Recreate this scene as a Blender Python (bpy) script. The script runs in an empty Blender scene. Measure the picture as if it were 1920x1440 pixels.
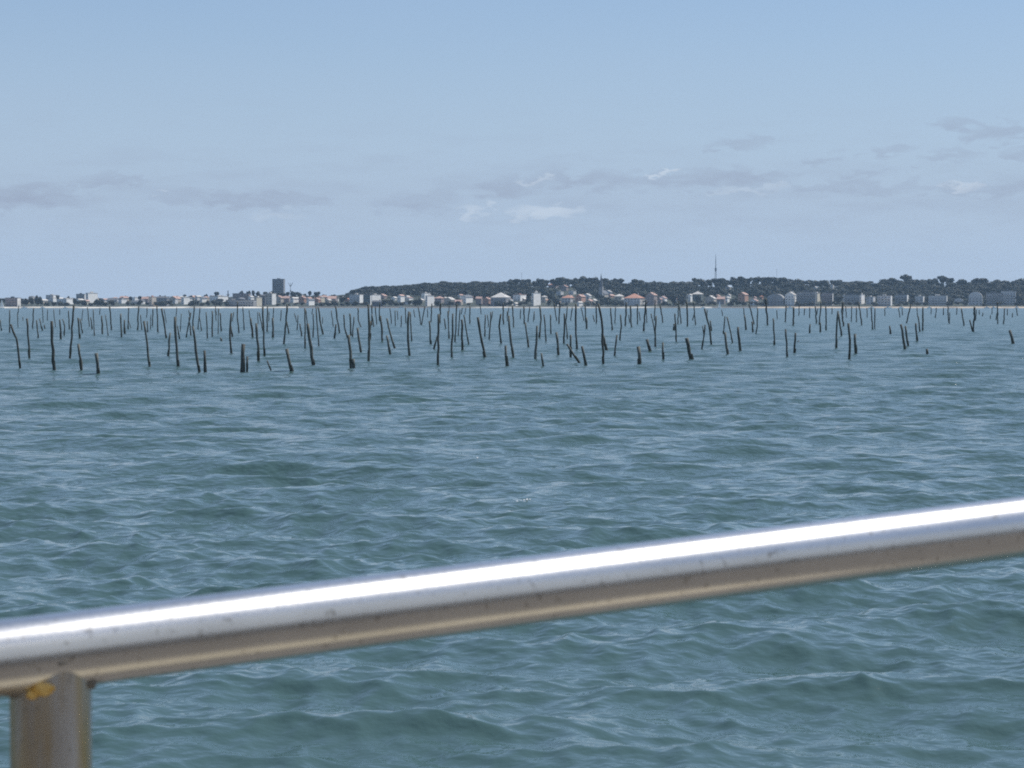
import bpy, bmesh, math, random
import numpy as np
from mathutils import Vector, Matrix

# ------------------------------------------------------------------ camera, sky, sun, exposure
F = 4330.0                      # focal length in pixels of the 1920 px wide photograph
HOR = 573.5                     # picture row of the true horizon
EYE = 2.6                       # eye height over the water (seated passenger on a low boat)
PITCH = math.atan((720.0 - HOR) / F)
scene = bpy.context.scene
col = scene.collection
cam_d = bpy.data.cameras.new("camera")
cam_d.sensor_width = 36.0
cam_d.lens = F / 1920.0 * 36.0
cam_d.clip_start = 0.05
cam_d.clip_end = 20000.0
cam_d.dof.use_dof = True
cam_d.dof.focus_distance = 90.0
cam_d.dof.aperture_fstop = 24.0
cam = bpy.data.objects.new("camera", cam_d)
cam.location = (0, 0, EYE)
cam.rotation_euler = (math.pi / 2 - PITCH, 0, 0)
col.objects.link(cam)
scene.camera = cam

SUN_AZ = math.radians(60.0)     # clockwise from the viewing direction (+Y) towards +X
SUN_EL = math.radians(59.0)
world = bpy.data.worlds.new("World")
scene.world = world
world.use_nodes = True
wn, wl = world.node_tree.nodes, world.node_tree.links
wn.clear()


def wnode(t, **kw):
    n = wn.new(t)
    for k, v in kw.items():
        setattr(n, k, v)
    return n


def wmath(op, a, b=None, clamp=False):
    n = wnode('ShaderNodeMath', operation=op, use_clamp=clamp)
    for i, v in enumerate((a, b)):
        if v is None:
            continue
        if isinstance(v, (int, float)):
            n.inputs[i].default_value = v
        else:
            wl.new(v, n.inputs[i])
    return n.outputs[0]


sky = wnode('ShaderNodeTexSky', sky_type='NISHITA')
sky.sun_disc = False
sky.sun_elevation = SUN_EL
sky.sun_rotation = SUN_AZ
sky.altitude = 0
sky.air_density = 1.0
sky.dust_density = 0.6
sky.ozone_density = 3.0
tint = wnode('ShaderNodeMix', data_type='RGBA', blend_type='MULTIPLY')
tint.inputs[0].default_value = 1.0
wl.new(sky.outputs[0], tint.inputs[6])
tint.inputs[7].default_value = (0.80, 0.91, 1.05, 1)
# thin summer cloud low over the horizon, laid out by compass bearing and elevation
tc = wnode('ShaderNodeTexCoord')
sep = wnode('ShaderNodeSeparateXYZ')
wl.new(tc.outputs['Generated'], sep.inputs[0])
az = wmath('ARCTAN2', sep.outputs[0], sep.outputs[1])
el = wmath('ARCSINE', sep.outputs[2])
comb = wnode('ShaderNodeCombineXYZ')
wl.new(wmath('MULTIPLY', az, 26.0), comb.inputs[0])
wl.new(wmath('MULTIPLY', el, 130.0), comb.inputs[1])
nz = wnode('ShaderNodeTexNoise')
nz.inputs['Scale'].default_value = 1.0
nz.inputs['Detail'].default_value = 5.0
nz.inputs['Roughness'].default_value = 0.55
wl.new(comb.outputs[0], nz.inputs['Vector'])
comb2 = wnode('ShaderNodeCombineXYZ')
wl.new(wmath('MULTIPLY', az, 90.0), comb2.inputs[0])
wl.new(wmath('MULTIPLY', el, 260.0), comb2.inputs[1])
nz2 = wnode('ShaderNodeTexNoise')
nz2.inputs['Scale'].default_value = 1.0
nz2.inputs['Detail'].default_value = 4.0
wl.new(comb2.outputs[0], nz2.inputs['Vector'])
wob = wmath('MULTIPLY', wmath('SUBTRACT', nz2.outputs['Fac'], 0.5), 0.012)
az_w = wmath('ADD', az, wmath('MULTIPLY', wob, 3.4))
el_w = wmath('ADD', el, wmath('MULTIPLY', wob, 1.25))


def wisps(spots):
    acc = None
    for (x, y, rx, ry, s) in spots:
        a = wmath('DIVIDE', wmath('SUBTRACT', az_w, (x - 960) / F), rx * 1.25 / F)
        e = wmath('DIVIDE', wmath('SUBTRACT', el_w, (HOR - y) / F), ry * 1.35 / F)
        v = wmath('SUBTRACT', 1.0, wmath('ADD', wmath('MULTIPLY', a, a), wmath('MULTIPLY', e, e)), clamp=True)
        v = wmath('MULTIPLY', v, s)
        acc = v if acc is None else wmath('ADD', acc, v)
    return acc


dark = wisps([(225, 343, 60, 11, 1.0), (75, 376, 110, 20, 1.0), (370, 374, 80, 14, .7), (490, 380, 80, 13, .9),
              (600, 380, 30, 10, .6), (790, 380, 70, 20, .6), (955, 352, 45, 20, .9), (1055, 338, 60, 15, .9),
              (1170, 340, 90, 16, .8), (1350, 336, 120, 15, 1.0), (1385, 273, 50, 11, .9), (1535, 304, 26, 8, .8),
              (1655, 288, 34, 10, .9), (1770, 298, 50, 9, .8), (1780, 241, 55, 9, 1.0), (1870, 257, 70, 14, 1.1),
              (1905, 298, 40, 14, 1.0), (1608, 332, 24, 8, .7), (1600, 356, 160, 11, .8), (1850, 360, 110, 10, .7),
              (2050, 300, 120, 16, .9), (-150, 350, 120, 16, .9)])
white = wisps([(1020, 398, 62, 12, .9), (885, 398, 24, 13, .7), (1242, 325, 14, 5, 1.0), (1000, 340, 22, 6, .6),
               (1790, 353, 42, 6, .8), (305, 363, 10, 4, .6), (1400, 358, 60, 6, .4), (520, 405, 50, 8, .3)])
band = wmath('SUBTRACT', 1.0, wmath('ABSOLUTE', wmath('DIVIDE', wmath('SUBTRACT', el, 0.05), 0.045)), clamp=True)
soft = wmath('MULTIPLY', wmath('MULTIPLY', wmath('SUBTRACT', nz.outputs['Fac'], 0.46), 3.0, clamp=True), band)
broad = wmath('SUBTRACT', 1.0, wmath('ABSOLUTE', wmath('DIVIDE', wmath('SUBTRACT', wmath('ADD', el, wmath('MULTIPLY', wob, 1.6)), 0.046), 0.022)), clamp=True)
broad = wmath('MULTIPLY', wmath('MULTIPLY', broad, wmath('ADD', 0.15, nz.outputs['Fac'])), 0.42)
darkf = wmath('MULTIPLY', wmath('ADD', broad, wmath('ADD', wmath('MULTIPLY', wmath('MULTIPLY', dark, wmath('ADD', 0.30, wmath('MULTIPLY', nz2.outputs['Fac'], 1.3))), 0.72), wmath('MULTIPLY', soft, 0.45))), 0.60, clamp=True)
# very thin high veil over the whole sky
comb3 = wnode('ShaderNodeCombineXYZ')
wl.new(wmath('MULTIPLY', az, 5.0), comb3.inputs[0])
wl.new(wmath('MULTIPLY', el, 28.0), comb3.inputs[1])
nz3 = wnode('ShaderNodeTexNoise')
nz3.inputs['Scale'].default_value = 1.0
nz3.inputs['Detail'].default_value = 3.0
wl.new(comb3.outputs[0], nz3.inputs['Vector'])
veil = wmath('MULTIPLY', nz3.outputs['Fac'], 0.35)
m_veil = wnode('ShaderNodeMix', data_type='RGBA')
wl.new(veil, m_veil.inputs[0])
wl.new(tint.outputs[2], m_veil.inputs[6])
m_veil.inputs[7].default_value = (3.9, 5.1, 6.9, 1)
# moist air whitens the sky towards the horizon all round
hzf = wnode('ShaderNodeMapRange', interpolation_type='SMOOTHSTEP')
hzf.inputs[1].default_value = 0.0
hzf.inputs[2].default_value = 0.16
hzf.inputs[3].default_value = 0.96
hzf.inputs[4].default_value = 0.20
wl.new(wmath('ABSOLUTE', el), hzf.inputs[0])
m_hor = wnode('ShaderNodeMix', data_type='RGBA')
wl.new(hzf.outputs[0], m_hor.inputs[0])
wl.new(m_veil.outputs[2], m_hor.inputs[6])
m_hor.inputs[7].default_value = (4.40, 5.55, 7.25, 1)
m_dark = wnode('ShaderNodeMix', data_type='RGBA')
wl.new(darkf, m_dark.inputs[0])
wl.new(m_hor.outputs[2], m_dark.inputs[6])
m_dark.inputs[7].default_value = (3.25, 3.85, 5.1, 1)
m_white = wnode('ShaderNodeMix', data_type='RGBA')
wl.new(wmath('MULTIPLY', white, 0.55, clamp=True), m_white.inputs[0])
wl.new(m_dark.outputs[2], m_white.inputs[6])
m_white.inputs[7].default_value = (6.6, 7.4, 8.4, 1)
bg = wnode('ShaderNodeBackground')
bg.inputs['Strength'].default_value = 0.10
wl.new(m_white.outputs[2], bg.inputs['Color'])
wo = wnode('ShaderNodeOutputWorld')
wl.new(bg.outputs[0], wo.inputs['Surface'])

sun_d = bpy.data.lights.new("sun", 'SUN')
sun_d.energy = 4.9
sun_d.angle = math.radians(0.5)
sun_d.color = (1.0, 0.95, 0.87)
sun = bpy.data.objects.new("sun", sun_d)
SUN_DIR = Vector((math.sin(SUN_AZ) * math.cos(SUN_EL), math.cos(SUN_AZ) * math.cos(SUN_EL), math.sin(SUN_EL)))
sun.rotation_euler = SUN_DIR.to_track_quat('Z', 'Y').to_euler()
sun.location = (200, 100, 300)
col.objects.link(sun)

vs = scene.view_settings
vs.view_transform = 'Standard'
vs.look = 'None'
vs.exposure = 0.0
vs.gamma = 1.0
vs.use_curve_mapping = False
scene.render.engine = 'CYCLES'
scene.cycles.use_denoising = False   # a little sensor-like grain stays
scene.cycles.max_bounces = 6
scene.cycles.volume_bounces = 0
scene.cycles.filter_width = 1.9
scene.cycles.use_preview_denoising = False

rnd = random.Random(7)


def ray(px, py):
    u, v = (px - 960.0) / F, (720.0 - py) / F
    c, s = math.cos(PITCH), math.sin(PITCH)
    return Vector((u, c + v * s, -s + v * c))


def at_z(px, py, z=0.0):
    d = ray(px, py)
    return Vector((0, 0, EYE)) + d * ((z - EYE) / d.z)


def at_y(px, py, y):
    d = ray(px, py)
    return Vector((0, 0, EYE)) + d * (y / d.y)


# ------------------------------------------------------------------ materials
def new_mat(name):
    m = bpy.data.materials.new(name)
    m.use_nodes = True
    nt = m.node_tree
    b = nt.nodes['Principled BSDF']
    return m, nt, b


def mat_noise(name, c1, c2, scale=1.0, rough=0.8, detail=4.0, metallic=0.0, bump=0.0, obj_random=0.0, stretch=(1, 1, 1), lo=0.35, hi=0.65):
    m, nt, b = new_mat(name)
    tcn = nt.nodes.new('ShaderNodeTexCoord')
    mp = nt.nodes.new('ShaderNodeMapping')
    mp.inputs['Scale'].default_value = stretch
    nt.links.new(tcn.outputs['Object'], mp.inputs[0])
    n = nt.nodes.new('ShaderNodeTexNoise')
    n.inputs['Scale'].default_value = scale
    n.inputs['Detail'].default_value = detail
    nt.links.new(mp.outputs[0], n.inputs['Vector'])
    r = nt.nodes.new('ShaderNodeValToRGB')
    r.color_ramp.elements[0].position = lo
    r.color_ramp.elements[1].position = hi
    r.color_ramp.elements[0].color = (*c1, 1)
    r.color_ramp.elements[1].color = (*c2, 1)
    nt.links.new(n.outputs['Fac'], r.inputs[0])
    out = r.outputs[0]
    if obj_random:
        oi = nt.nodes.new('ShaderNodeObjectInfo')
        mr = nt.nodes.new('ShaderNodeMapRange')
        mr.inputs[3].default_value = 1 - obj_random
        mr.inputs[4].default_value = 1 + obj_random
        nt.links.new(oi.outputs['Random'], mr.inputs[0])
        hs = nt.nodes.new('ShaderNodeHueSaturation')
        nt.links.new(mr.outputs[0], hs.inputs['Value'])
        nt.links.new(out, hs.inputs['Color'])
        out = hs.outputs[0]
    nt.links.new(out, b.inputs['Base Color'])
    b.inputs['Roughness'].default_value = rough
    b.inputs['Metallic'].default_value = metallic
    if bump:
        bp = nt.nodes.new('ShaderNodeBump')
        bp.inputs['Distance'].default_value = bump
        nt.links.new(n.outputs['Fac'], bp.inputs['Height'])
        nt.links.new(bp.outputs[0], b.inputs['Normal'])
    return m


M = {}
M['wood'] = mat_noise('weathered_wood', (.040, .048, .046), (.130, .138, .122), 6.0, .75, 5, bump=.01, obj_random=.35, stretch=(4, 4, 1))
M['wet'] = mat_noise('wet_weed', (.020, .025, .020), (.060, .062, .044), 9.0, .45, 4, bump=.01, obj_random=.2)
M['leaf'] = mat_noise('foliage', (.012, .020, .017), (.018, .028, .021), .35, .7, 4, obj_random=.3)
M['bark'] = mat_noise('bark', (.05, .035, .025), (.10, .075, .055), 2.0, .9)
M['scrub'] = mat_noise('scrub', (.018, .028, .020), (.040, .048, .032), .05, .95, 5)
M['sand'] = mat_noise('pale_sand', (.20, .19, .17), (.62, .58, .51), .035, .95, 5, lo=.36, hi=.55)
M['grey_sand'] = mat_noise('grey_sand', (.10, .10, .09), (.44, .42, .38), .03, .95, 5, lo=.38, hi=.62)
M['tan_sand'] = mat_noise('tan_sand', (.20, .17, .14), (.46, .38, .29), .035, .95, 5, lo=.36, hi=.58)
M['rock'] = mat_noise('dark_rock', (.06, .06, .06), (.16, .15, .14), .6, .9, 5)
for nm, c in dict(white=(.86, .85, .82), cream=(.66, .60, .48), beige=(.54, .48, .41), grey=(.35, .35, .355), lightgrey=(.60, .60, .60),
                  pinkgrey=(.36, .30, .29), salmon=(.46, .27, .20), darkgrey=(.11, .115, .13), tower=(.28, .29, .31), green=(.13, .16, .15)).items():
    M['w_' + nm] = mat_noise('render_' + nm, tuple(v * .86 for v in c), c, .25, .85, 5, obj_random=.06)
for nm, c in dict(tile=(.40, .20, .14), pinktile=(.47, .31, .26), slate=(.14, .15, .17), pale=(.55, .53, .50), brown=(.26, .19, .15)).items():
    M['r_' + nm] = mat_noise('roof_' + nm, tuple(v * .75 for v in c), c, .8, .85, 4, obj_random=.10)
M['pane'] = mat_noise('window_pane', (.03, .035, .045), (.06, .065, .075), .5, .15)
M['steel'] = mat_noise('galvanised_steel', (.22, .23, .24), (.32, .33, .34), .4, .5, metallic=.4)
M['sail'] = mat_noise('sailcloth', (.78, .78, .76), (.86, .86, .84), .3, .8)
M['foam'] = mat_noise('foam', (.75, .77, .78), (.85, .86, .87), 20, .8)
M['hull'] = mat_noise('white_hull', (.68, .68, .67), (.80, .80, .78), .4, .35)
M['black'] = mat_noise('black_rubber', (.015, .015, .017), (.03, .03, .03), 4, .6)
M['deck'] = mat_noise('sunlit_deck_tone', (.28, .245, .17), (.42, .36, .26), 2.2, .6)  # sunlight on the deck beside the rail, put into the colour
M['deck_in_shade'] = mat_noise('shaded_deck_tone', (.075, .068, .060), (.11, .10, .09), 3, .7)  # deck in shade, the shade put into the colour
M['cabin'] = mat_noise('reflection_wall_dark', (.085, .078, .072), (.13, .12, .11), 2, .5)  # dark tone of the unseen wall mirrored in the rail
M['weld'] = mat_noise('weld_metal', (.16, .15, .135), (.30, .28, .25), 300, .65, 4, metallic=.5, bump=.0008)
M['amber'] = mat_noise('amber_corrosion', (.62, .34, .06), (.85, .58, .20), 160, .6, 4, bump=.0006)


_nt = M['sail'].node_tree
_tr = _nt.nodes.new('ShaderNodeBsdfTranslucent')
_tr.inputs['Color'].default_value = (.8, .8, .78, 1)
_ms = _nt.nodes.new('ShaderNodeMixShader')
_ms.inputs[0].default_value = .5
_nt.links.new(_nt.nodes['Principled BSDF'].outputs[0], _ms.inputs[1])
_nt.links.new(_tr.outputs[0], _ms.inputs[2])
_nt.links.new(_ms.outputs[0], _nt.nodes['Material Output'].inputs['Surface'])


def rail_material(name, c1, c2, stain=None, rough=.38, metal=1.0):
    m, nt, b = new_mat(name)
    tcn = nt.nodes.new('ShaderNodeTexCoord')
    n1 = nt.nodes.new('ShaderNodeTexNoise')
    n1.inputs['Scale'].default_value = 14
    n1.inputs['Detail'].default_value = 6
    nt.links.new(tcn.outputs['Object'], n1.inputs['Vector'])
    r = nt.nodes.new('ShaderNodeValToRGB')
    r.color_ramp.elements[0].position = .3
    r.color_ramp.elements[1].position = .7
    r.color_ramp.elements[0].color = (*c1, 1)
    r.color_ramp.elements[1].color = (*c2, 1)
    nt.links.new(n1.outputs['Fac'], r.inputs[0])
    colr = r.outputs[0]
    if stain:
        mp = nt.nodes.new('ShaderNodeMapping')
        mp.inputs['Scale'].default_value = (60, 60, 6)
        nt.links.new(tcn.outputs['Object'], mp.inputs[0])
        ns = nt.nodes.new('ShaderNodeTexNoise')
        ns.inputs['Scale'].default_value = 1.0
        ns.inputs['Detail'].default_value = 3
        nt.links.new(mp.outputs[0], ns.inputs['Vector'])
        rs = nt.nodes.new('ShaderNodeValToRGB')
        rs.color_ramp.elements[0].position = .42
        rs.color_ramp.elements[1].position = .66
        nt.links.new(ns.outputs['Fac'], rs.inputs[0])
        mx = nt.nodes.new('ShaderNodeMix')
        mx.data_type = 'RGBA'
        nt.links.new(rs.outputs[0], mx.inputs[0])
        nt.links.new(colr, mx.inputs[6])
        mx.inputs[7].default_value = (*stain, 1)
        colr = mx.outputs[2]
    ng = nt.nodes.new('ShaderNodeTexNoise')
    ng.inputs['Scale'].default_value = 130
    ng.inputs['Detail'].default_value = 4
    nt.links.new(tcn.outputs['Object'], ng.inputs['Vector'])
    rg = nt.nodes.new('ShaderNodeValToRGB')
    rg.color_ramp.elements[0].position = .60
    rg.color_ramp.elements[1].position = .74
    rg.color_ramp.elements[1].color = (.6, .6, .6, 1)
    nt.links.new(ng.outputs['Fac'], rg.inputs[0])
    mg = nt.nodes.new('ShaderNodeMix')
    mg.data_type = 'RGBA'
    nt.links.new(rg.outputs[0], mg.inputs[0])
    nt.links.new(colr, mg.inputs[6])
    mg.inputs[7].default_value = (.26, .24, .21, 1)
    colr = mg.outputs[2]
    nt.links.new(colr, b.inputs['Base Color'])
    b.inputs['Metallic'].default_value = metal
    n2 = nt.nodes.new('ShaderNodeTexNoise')
    n2.inputs['Scale'].default_value = 320
    n2.inputs['Detail'].default_value = 5
    nt.links.new(tcn.outputs['Object'], n2.inputs['Vector'])
    mr = nt.nodes.new('ShaderNodeMapRange')
    mr.inputs[1].default_value = .3
    mr.inputs[2].default_value = .7
    mr.inputs[3].default_value = rough - .012
    mr.inputs[4].default_value = rough + .022
    nt.links.new(n2.outputs['Fac'], mr.inputs[0])
    nt.links.new(mr.outputs[0], b.inputs['Roughness'])
    bp = nt.nodes.new('ShaderNodeBump')
    bp.inputs['Distance'].default_value = .00003
    bp.inputs['Strength'].default_value = .5
    nt.links.new(n2.outputs['Fac'], bp.inputs['Height'])
    nt.links.new(bp.outputs[0], b.inputs['Normal'])
    return m


M['rail'] = rail_material('brushed_stainless', (.66, .65, .64), (.74, .73, .72), rough=.27)
M['post'] = rail_material('stained_stainless', (.46, .44, .42), (.58, .56, .54), stain=(.48, .36, .19), rough=.46, metal=.85)

# water: clear sea over green depth; Fresnel reflection does the rest
m, nt, b = new_mat('sea_water')
b.inputs['Base Color'].default_value = (.048, .093, .095, 1)
b.inputs['Roughness'].default_value = .04
b.inputs['IOR'].default_value = 1.333
tcn = nt.nodes.new('ShaderNodeTexCoord')
heights = []
fr = nt.nodes.new('ShaderNodeAttribute')
fr.attribute_name = 'fine_relief'
for sc, amp, far, st in ((1.0, .022, .20, (.75, 1.0, 1)), (3.6, .032, .08, (.85, 1.0, 1)), (13.0, .0085, 0, (.9, 1.0, 1))):
    mp = nt.nodes.new('ShaderNodeMapping')
    mp.inputs['Scale'].default_value = tuple(v * sc for v in st)
    mp.inputs['Rotation'].default_value = (0, 0, .25 * sc)
    nt.links.new(tcn.outputs['Object'], mp.inputs[0])
    nn = nt.nodes.new('ShaderNodeTexNoise')
    nn.inputs['Scale'].default_value = 1.0
    nn.inputs['Detail'].default_value = 2.0
    nt.links.new(mp.outputs[0], nn.inputs['Vector'])
    am = nt.nodes.new('ShaderNodeMath')
    am.operation = 'MULTIPLY_ADD'
    nt.links.new(fr.outputs['Fac'], am.inputs[0])
    am.inputs[1].default_value = far
    am.inputs[2].default_value = amp
    mu = nt.nodes.new('ShaderNodeMath')
    mu.operation = 'MULTIPLY'
    nt.links.new(am.outputs[0], mu.inputs[1])
    nt.links.new(nn.outputs['Fac'], mu.inputs[0])
    heights.append(mu.outputs[0])
rg = nt.nodes.new('ShaderNodeMath')
rg.operation = 'MULTIPLY_ADD'
rp = nt.nodes.new('ShaderNodeMath')
rp.operation = 'POWER'
rp.inputs[1].default_value = 4.0
nt.links.new(fr.outputs['Fac'], rp.inputs[0])
nt.links.new(rp.outputs[0], rg.inputs[0])
rg.inputs[1].default_value = .20
rg.inputs[2].default_value = .03
nt.links.new(rg.outputs[0], b.inputs['Roughness'])
acc = heights[0]
for hgt in heights[1:]:
    ad = nt.nodes.new('ShaderNodeMath')
    ad.operation = 'ADD'
    nt.links.new(acc, ad.inputs[0])
    nt.links.new(hgt, ad.inputs[1])
    acc = ad.outputs[0]
bp = nt.nodes.new('ShaderNodeBump')
bp.inputs['Distance'].default_value = 1.0
bp.inputs['Strength'].default_value = 1.0
nt.links.new(acc, bp.inputs['Height'])
nt.links.new(bp.outputs[0], b.inputs['Normal'])
M['water'] = m


# ------------------------------------------------------------------ helpers
def mesh_obj(name, verts, faces, mat, parent=None, smooth=False, link=True):
    me = bpy.data.meshes.new(name)
    me.from_pydata([tuple(v) for v in verts], [], faces)
    if mat:
        me.materials.append(M[mat])
    if smooth:
        me.polygons.foreach_set('use_smooth', [True] * len(me.polygons))
    me.update()
    o = bpy.data.objects.new(name, me)
    if link:
        col.objects.link(o)
    if parent is not None:
        o.parent = parent
    return o


def np_mesh(name, verts, tris, mat, smooth=False, parent=None):
    me = bpy.data.meshes.new(name)
    k = tris.shape[1]
    me.vertices.add(len(verts))
    me.vertices.foreach_set('co', verts.astype(np.float32).ravel())
    me.loops.add(tris.size)
    me.loops.foreach_set('vertex_index', tris.astype(np.int32).ravel())
    me.polygons.add(len(tris))
    me.polygons.foreach_set('loop_start', np.arange(0, tris.size, k, dtype=np.int32))
    me.polygons.foreach_set('loop_total', np.full(len(tris), k, dtype=np.int32))
    if smooth:
        me.polygons.foreach_set('use_smooth', np.ones(len(tris), dtype=bool))
    me.update(calc_edges=True)
    if mat:
        me.materials.append(M[mat])
    o = bpy.data.objects.new(name, me)
    col.objects.link(o)
    if parent is not None:
        o.parent = parent
    return o


def share(name, me, parent=None, loc=(0, 0, 0), rz=0.0, scale=(1, 1, 1)):
    o = bpy.data.objects.new(name, me)
    col.objects.link(o)
    o.location = loc
    o.rotation_euler = (0, 0, rz)
    o.scale = scale
    if parent is not None:
        o.parent = parent
    return o


def empty(name, loc=(0, 0, 0), rz=0.0):
    o = bpy.data.objects.new(name, None)
    o.empty_display_size = .1
    o.location = loc
    o.rotation_euler = (0, 0, rz)
    col.objects.link(o)
    return o


LABELS = {}


def tag(o, label=None, cat=None, group=None, kind=None):
    if label:
        if label in LABELS:
            print('DUPLICATE LABEL', label)
        LABELS[label] = 1
        o['label'] = label
    if cat:
        o['category'] = cat
    if group:
        o['group'] = group
    if kind:
        o['kind'] = kind
    return o


def box(x0, x1, y0, y1, z0, z1):
    v = [(x0, y0, z0), (x1, y0, z0), (x1, y1, z0), (x0, y1, z0), (x0, y0, z1), (x1, y0, z1), (x1, y1, z1), (x0, y1, z1)]
    f = [(0, 3, 2, 1), (4, 5, 6, 7), (0, 1, 5, 4), (1, 2, 6, 5), (2, 3, 7, 6), (3, 0, 4, 7)]
    return v, f


def join(*parts):
    V, Fc = [], []
    for v, f in parts:
        n = len(V)
        V += list(v)
        Fc += [tuple(i + n for i in q) for q in f]
    return V, Fc


def tube(points, radii, sides=8, cap=True):
    pts = [Vector(p) for p in points]
    V, Fc = [], []
    ref = Vector((0.31, 0.95, 0.05))
    for i, p in enumerate(pts):
        t = (pts[min(i + 1, len(pts) - 1)] - pts[max(i - 1, 0)]).normalized()
        a = t.cross(ref)
        if a.length < 1e-4:
            a = t.cross(Vector((1, 0, 0)))
        a.normalize()
        c = t.cross(a)
        for k in range(sides):
            w = 2 * math.pi * k / sides
            rr = radii[i] if not callable(radii) else radii(i, k)
            V.append(p + (a * math.cos(w) + c * math.sin(w)) * rr)
    for i in range(len(pts) - 1):
        for k in range(sides):
            k2 = (k + 1) % sides
            Fc.append((i * sides + k, i * sides + k2, (i + 1) * sides + k2, (i + 1) * sides + k))
    if cap:
        Fc.append(tuple(reversed(range(sides))))
        Fc.append(tuple(range((len(pts) - 1) * sides, len(pts) * sides)))
    return V, Fc


def ordinal(n):
    words = ['zeroth', 'first', 'second', 'third', 'fourth', 'fifth', 'sixth', 'seventh', 'eighth', 'ninth', 'tenth', 'eleventh', 'twelfth',
             'thirteenth', 'fourteenth', 'fifteenth', 'sixteenth', 'seventeenth', 'eighteenth', 'nineteenth', 'twentieth']
    if n <= 20:
        return words[n]
    tens = {2: 'twenty', 3: 'thirty', 4: 'forty', 5: 'fifty', 6: 'sixty', 7: 'seventy', 8: 'eighty', 9: 'ninety'}[n // 10]
    if n % 10 == 0:
        return tens[:-1] + 'ieth'
    return tens + '-' + words[n % 10]


# ------------------------------------------------------------------ the sea
def build_water():
    r0, r1, g = 6.0, 2640.0, 1.0024
    nr = int(math.log(r1 / r0) / math.log(g)) + 1
    rr = r0 * g ** np.arange(nr)
    core = np.arange(-math.radians(15.5), math.radians(15.5), .0017)
    side = []
    a, st = math.radians(15.5), .0022
    while a < math.radians(75):
        side.append(a)
        a += st
        st *= 1.09
        st = min(st, .05)
    side = np.array(side + [math.radians(80)])
    ang = np.concatenate([-side[::-1], core, side])
    na = len(ang)
    X = (rr[:, None] * np.sin(ang)[None, :]).ravel().astype(np.float64)
    Y = (rr[:, None] * np.cos(ang)[None, :]).ravel().astype(np.float64)
    R = np.repeat(rr, na)
    spacing = R * np.tile(np.maximum(np.gradient(ang), .0024), nr)
    rng = np.random.RandomState(11)
    N = 170
    lam = np.exp(np.linspace(math.log(.11), math.log(7.5), N)) * np.exp(rng.uniform(-.02, .02, N))
    k = 2 * math.pi / lam
    # slope per component: steep short chop near 2 m carrying wavelets and ripples
    def lobe(c, wd, tgt):
        q = np.exp(-.5 * (np.log(lam / c) / wd) ** 2)
        return q * tgt / math.sqrt((q ** 2).sum() / 2)
    s = np.sqrt(lobe(2.2, .42, .118) ** 2 + lobe(.70, .40, .122) ** 2 + lobe(.27, .42, .138) ** 2)
    amp = s / k
    spread = np.where(lam > 1.4, .46, np.where(lam > .45, .80, 1.05))
    th = rng.normal(0, 1, N) * spread + math.radians(-99)
    kx, ky = k * np.cos(th), k * np.sin(th)
    ph = rng.uniform(0, 2 * math.pi, N)
    # wind gusts: patches where the short ripples stand higher
    gust = .80 + .35 * np.sin(X * .11 + Y * .043 + 1.1) * np.sin(Y * .071 - X * .05) + .2 * np.sin(X * .031 - Y * .19)
    Z = np.zeros_like(X)
    got = np.zeros_like(X)
    DX = np.zeros_like(X)
    DY = np.zeros_like(X)
    for i in range(N):
        sel = np.where(lam[i] > 2.4 * spacing)[0]
        if len(sel) == 0:
            continue
        w = np.clip((lam[i] / spacing[sel] - 2.4) / 2.4, 0, 1) * amp[i]
        got[sel] += (w * k[i]) ** 2
        if lam[i] < 1.0:
            w = w * gust[sel]
        p = kx[i] * X[sel] + ky[i] * Y[sel] + ph[i]
        Z[sel] += w * np.cos(p)
        sn = w * np.sin(p) * 1.0
        DX[sel] -= sn * math.cos(th[i])
        DY[sel] -= sn * math.sin(th[i])
    V = np.stack([X + DX, Y + DY, Z], 1)
    i, j = np.meshgrid(np.arange(nr - 1), np.arange(na - 1), indexing='ij')
    q = (i * na + j).ravel()
    Q = np.stack([q, q + na, q + na + 1, q + 1], 1)
    o = np_mesh('water', V, Q, 'water', smooth=True)
    # share of the wave slope too fine for this mesh spacing: the material's relief supplies it
    miss = np.sqrt(np.clip(1 - got / (s ** 2).sum(), 0, 1))
    at = o.data.attributes.new('fine_relief', 'FLOAT', 'POINT')
    at.data.foreach_set('value', miss.astype(np.float32))
    tag(o, kind='structure')
    fv, ff = [], []
    r6 = random.Random(9)
    for (px, py, n) in ((962, 945, 9), (838, 868, 3), (1700, 830, 2)):
        g = at_z(px, py, 0)
        near = np.where((np.abs(V[:, 0] - g.x) < .5) & (np.abs(V[:, 1] - g.y) < 1.2))[0]
        if len(near) == 0:
            continue
        c = V[near[np.argmax(V[near, 2])]]
        for _ in range(n):
            x, y = c[0] + r6.gauss(0, .07), c[1] + r6.gauss(0, .05)
            j = near[np.argmin((V[near, 0] - x) ** 2 + (V[near, 1] - y) ** 2)]
            rad = r6.uniform(.005, .013)
            b0 = len(fv)
            fv += [(V[j, 0] + rad * 1.6 * math.cos(q), V[j, 1] + rad * math.sin(q), V[j, 2] + .004) for q in (0, 1.05, 2.1, 3.14, 4.2, 5.2)] + [(V[j, 0], V[j, 1], V[j, 2] + .004 + rad * .8)]
            ff += [(b0 + q, b0 + (q + 1) % 6, b0 + 6) for q in range(6)]
    fo = mesh_obj('foam', fv, ff, 'foam')
    tag(fo, 'tiny white foam flecks on the wave crests', 'foam', kind='stuff')
    # the same water behind the shoulders of the viewer and beyond the fan, calm sheet
    v = [(-4000, -600, -.35), (4000, -600, -.35), (4000, 2700, -.35), (-4000, 2700, -.35)]
    o2 = mesh_obj('water_sheet', v, [(0, 1, 2, 3)], 'water')
    tag(o2, kind='structure')


build_water()

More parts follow.
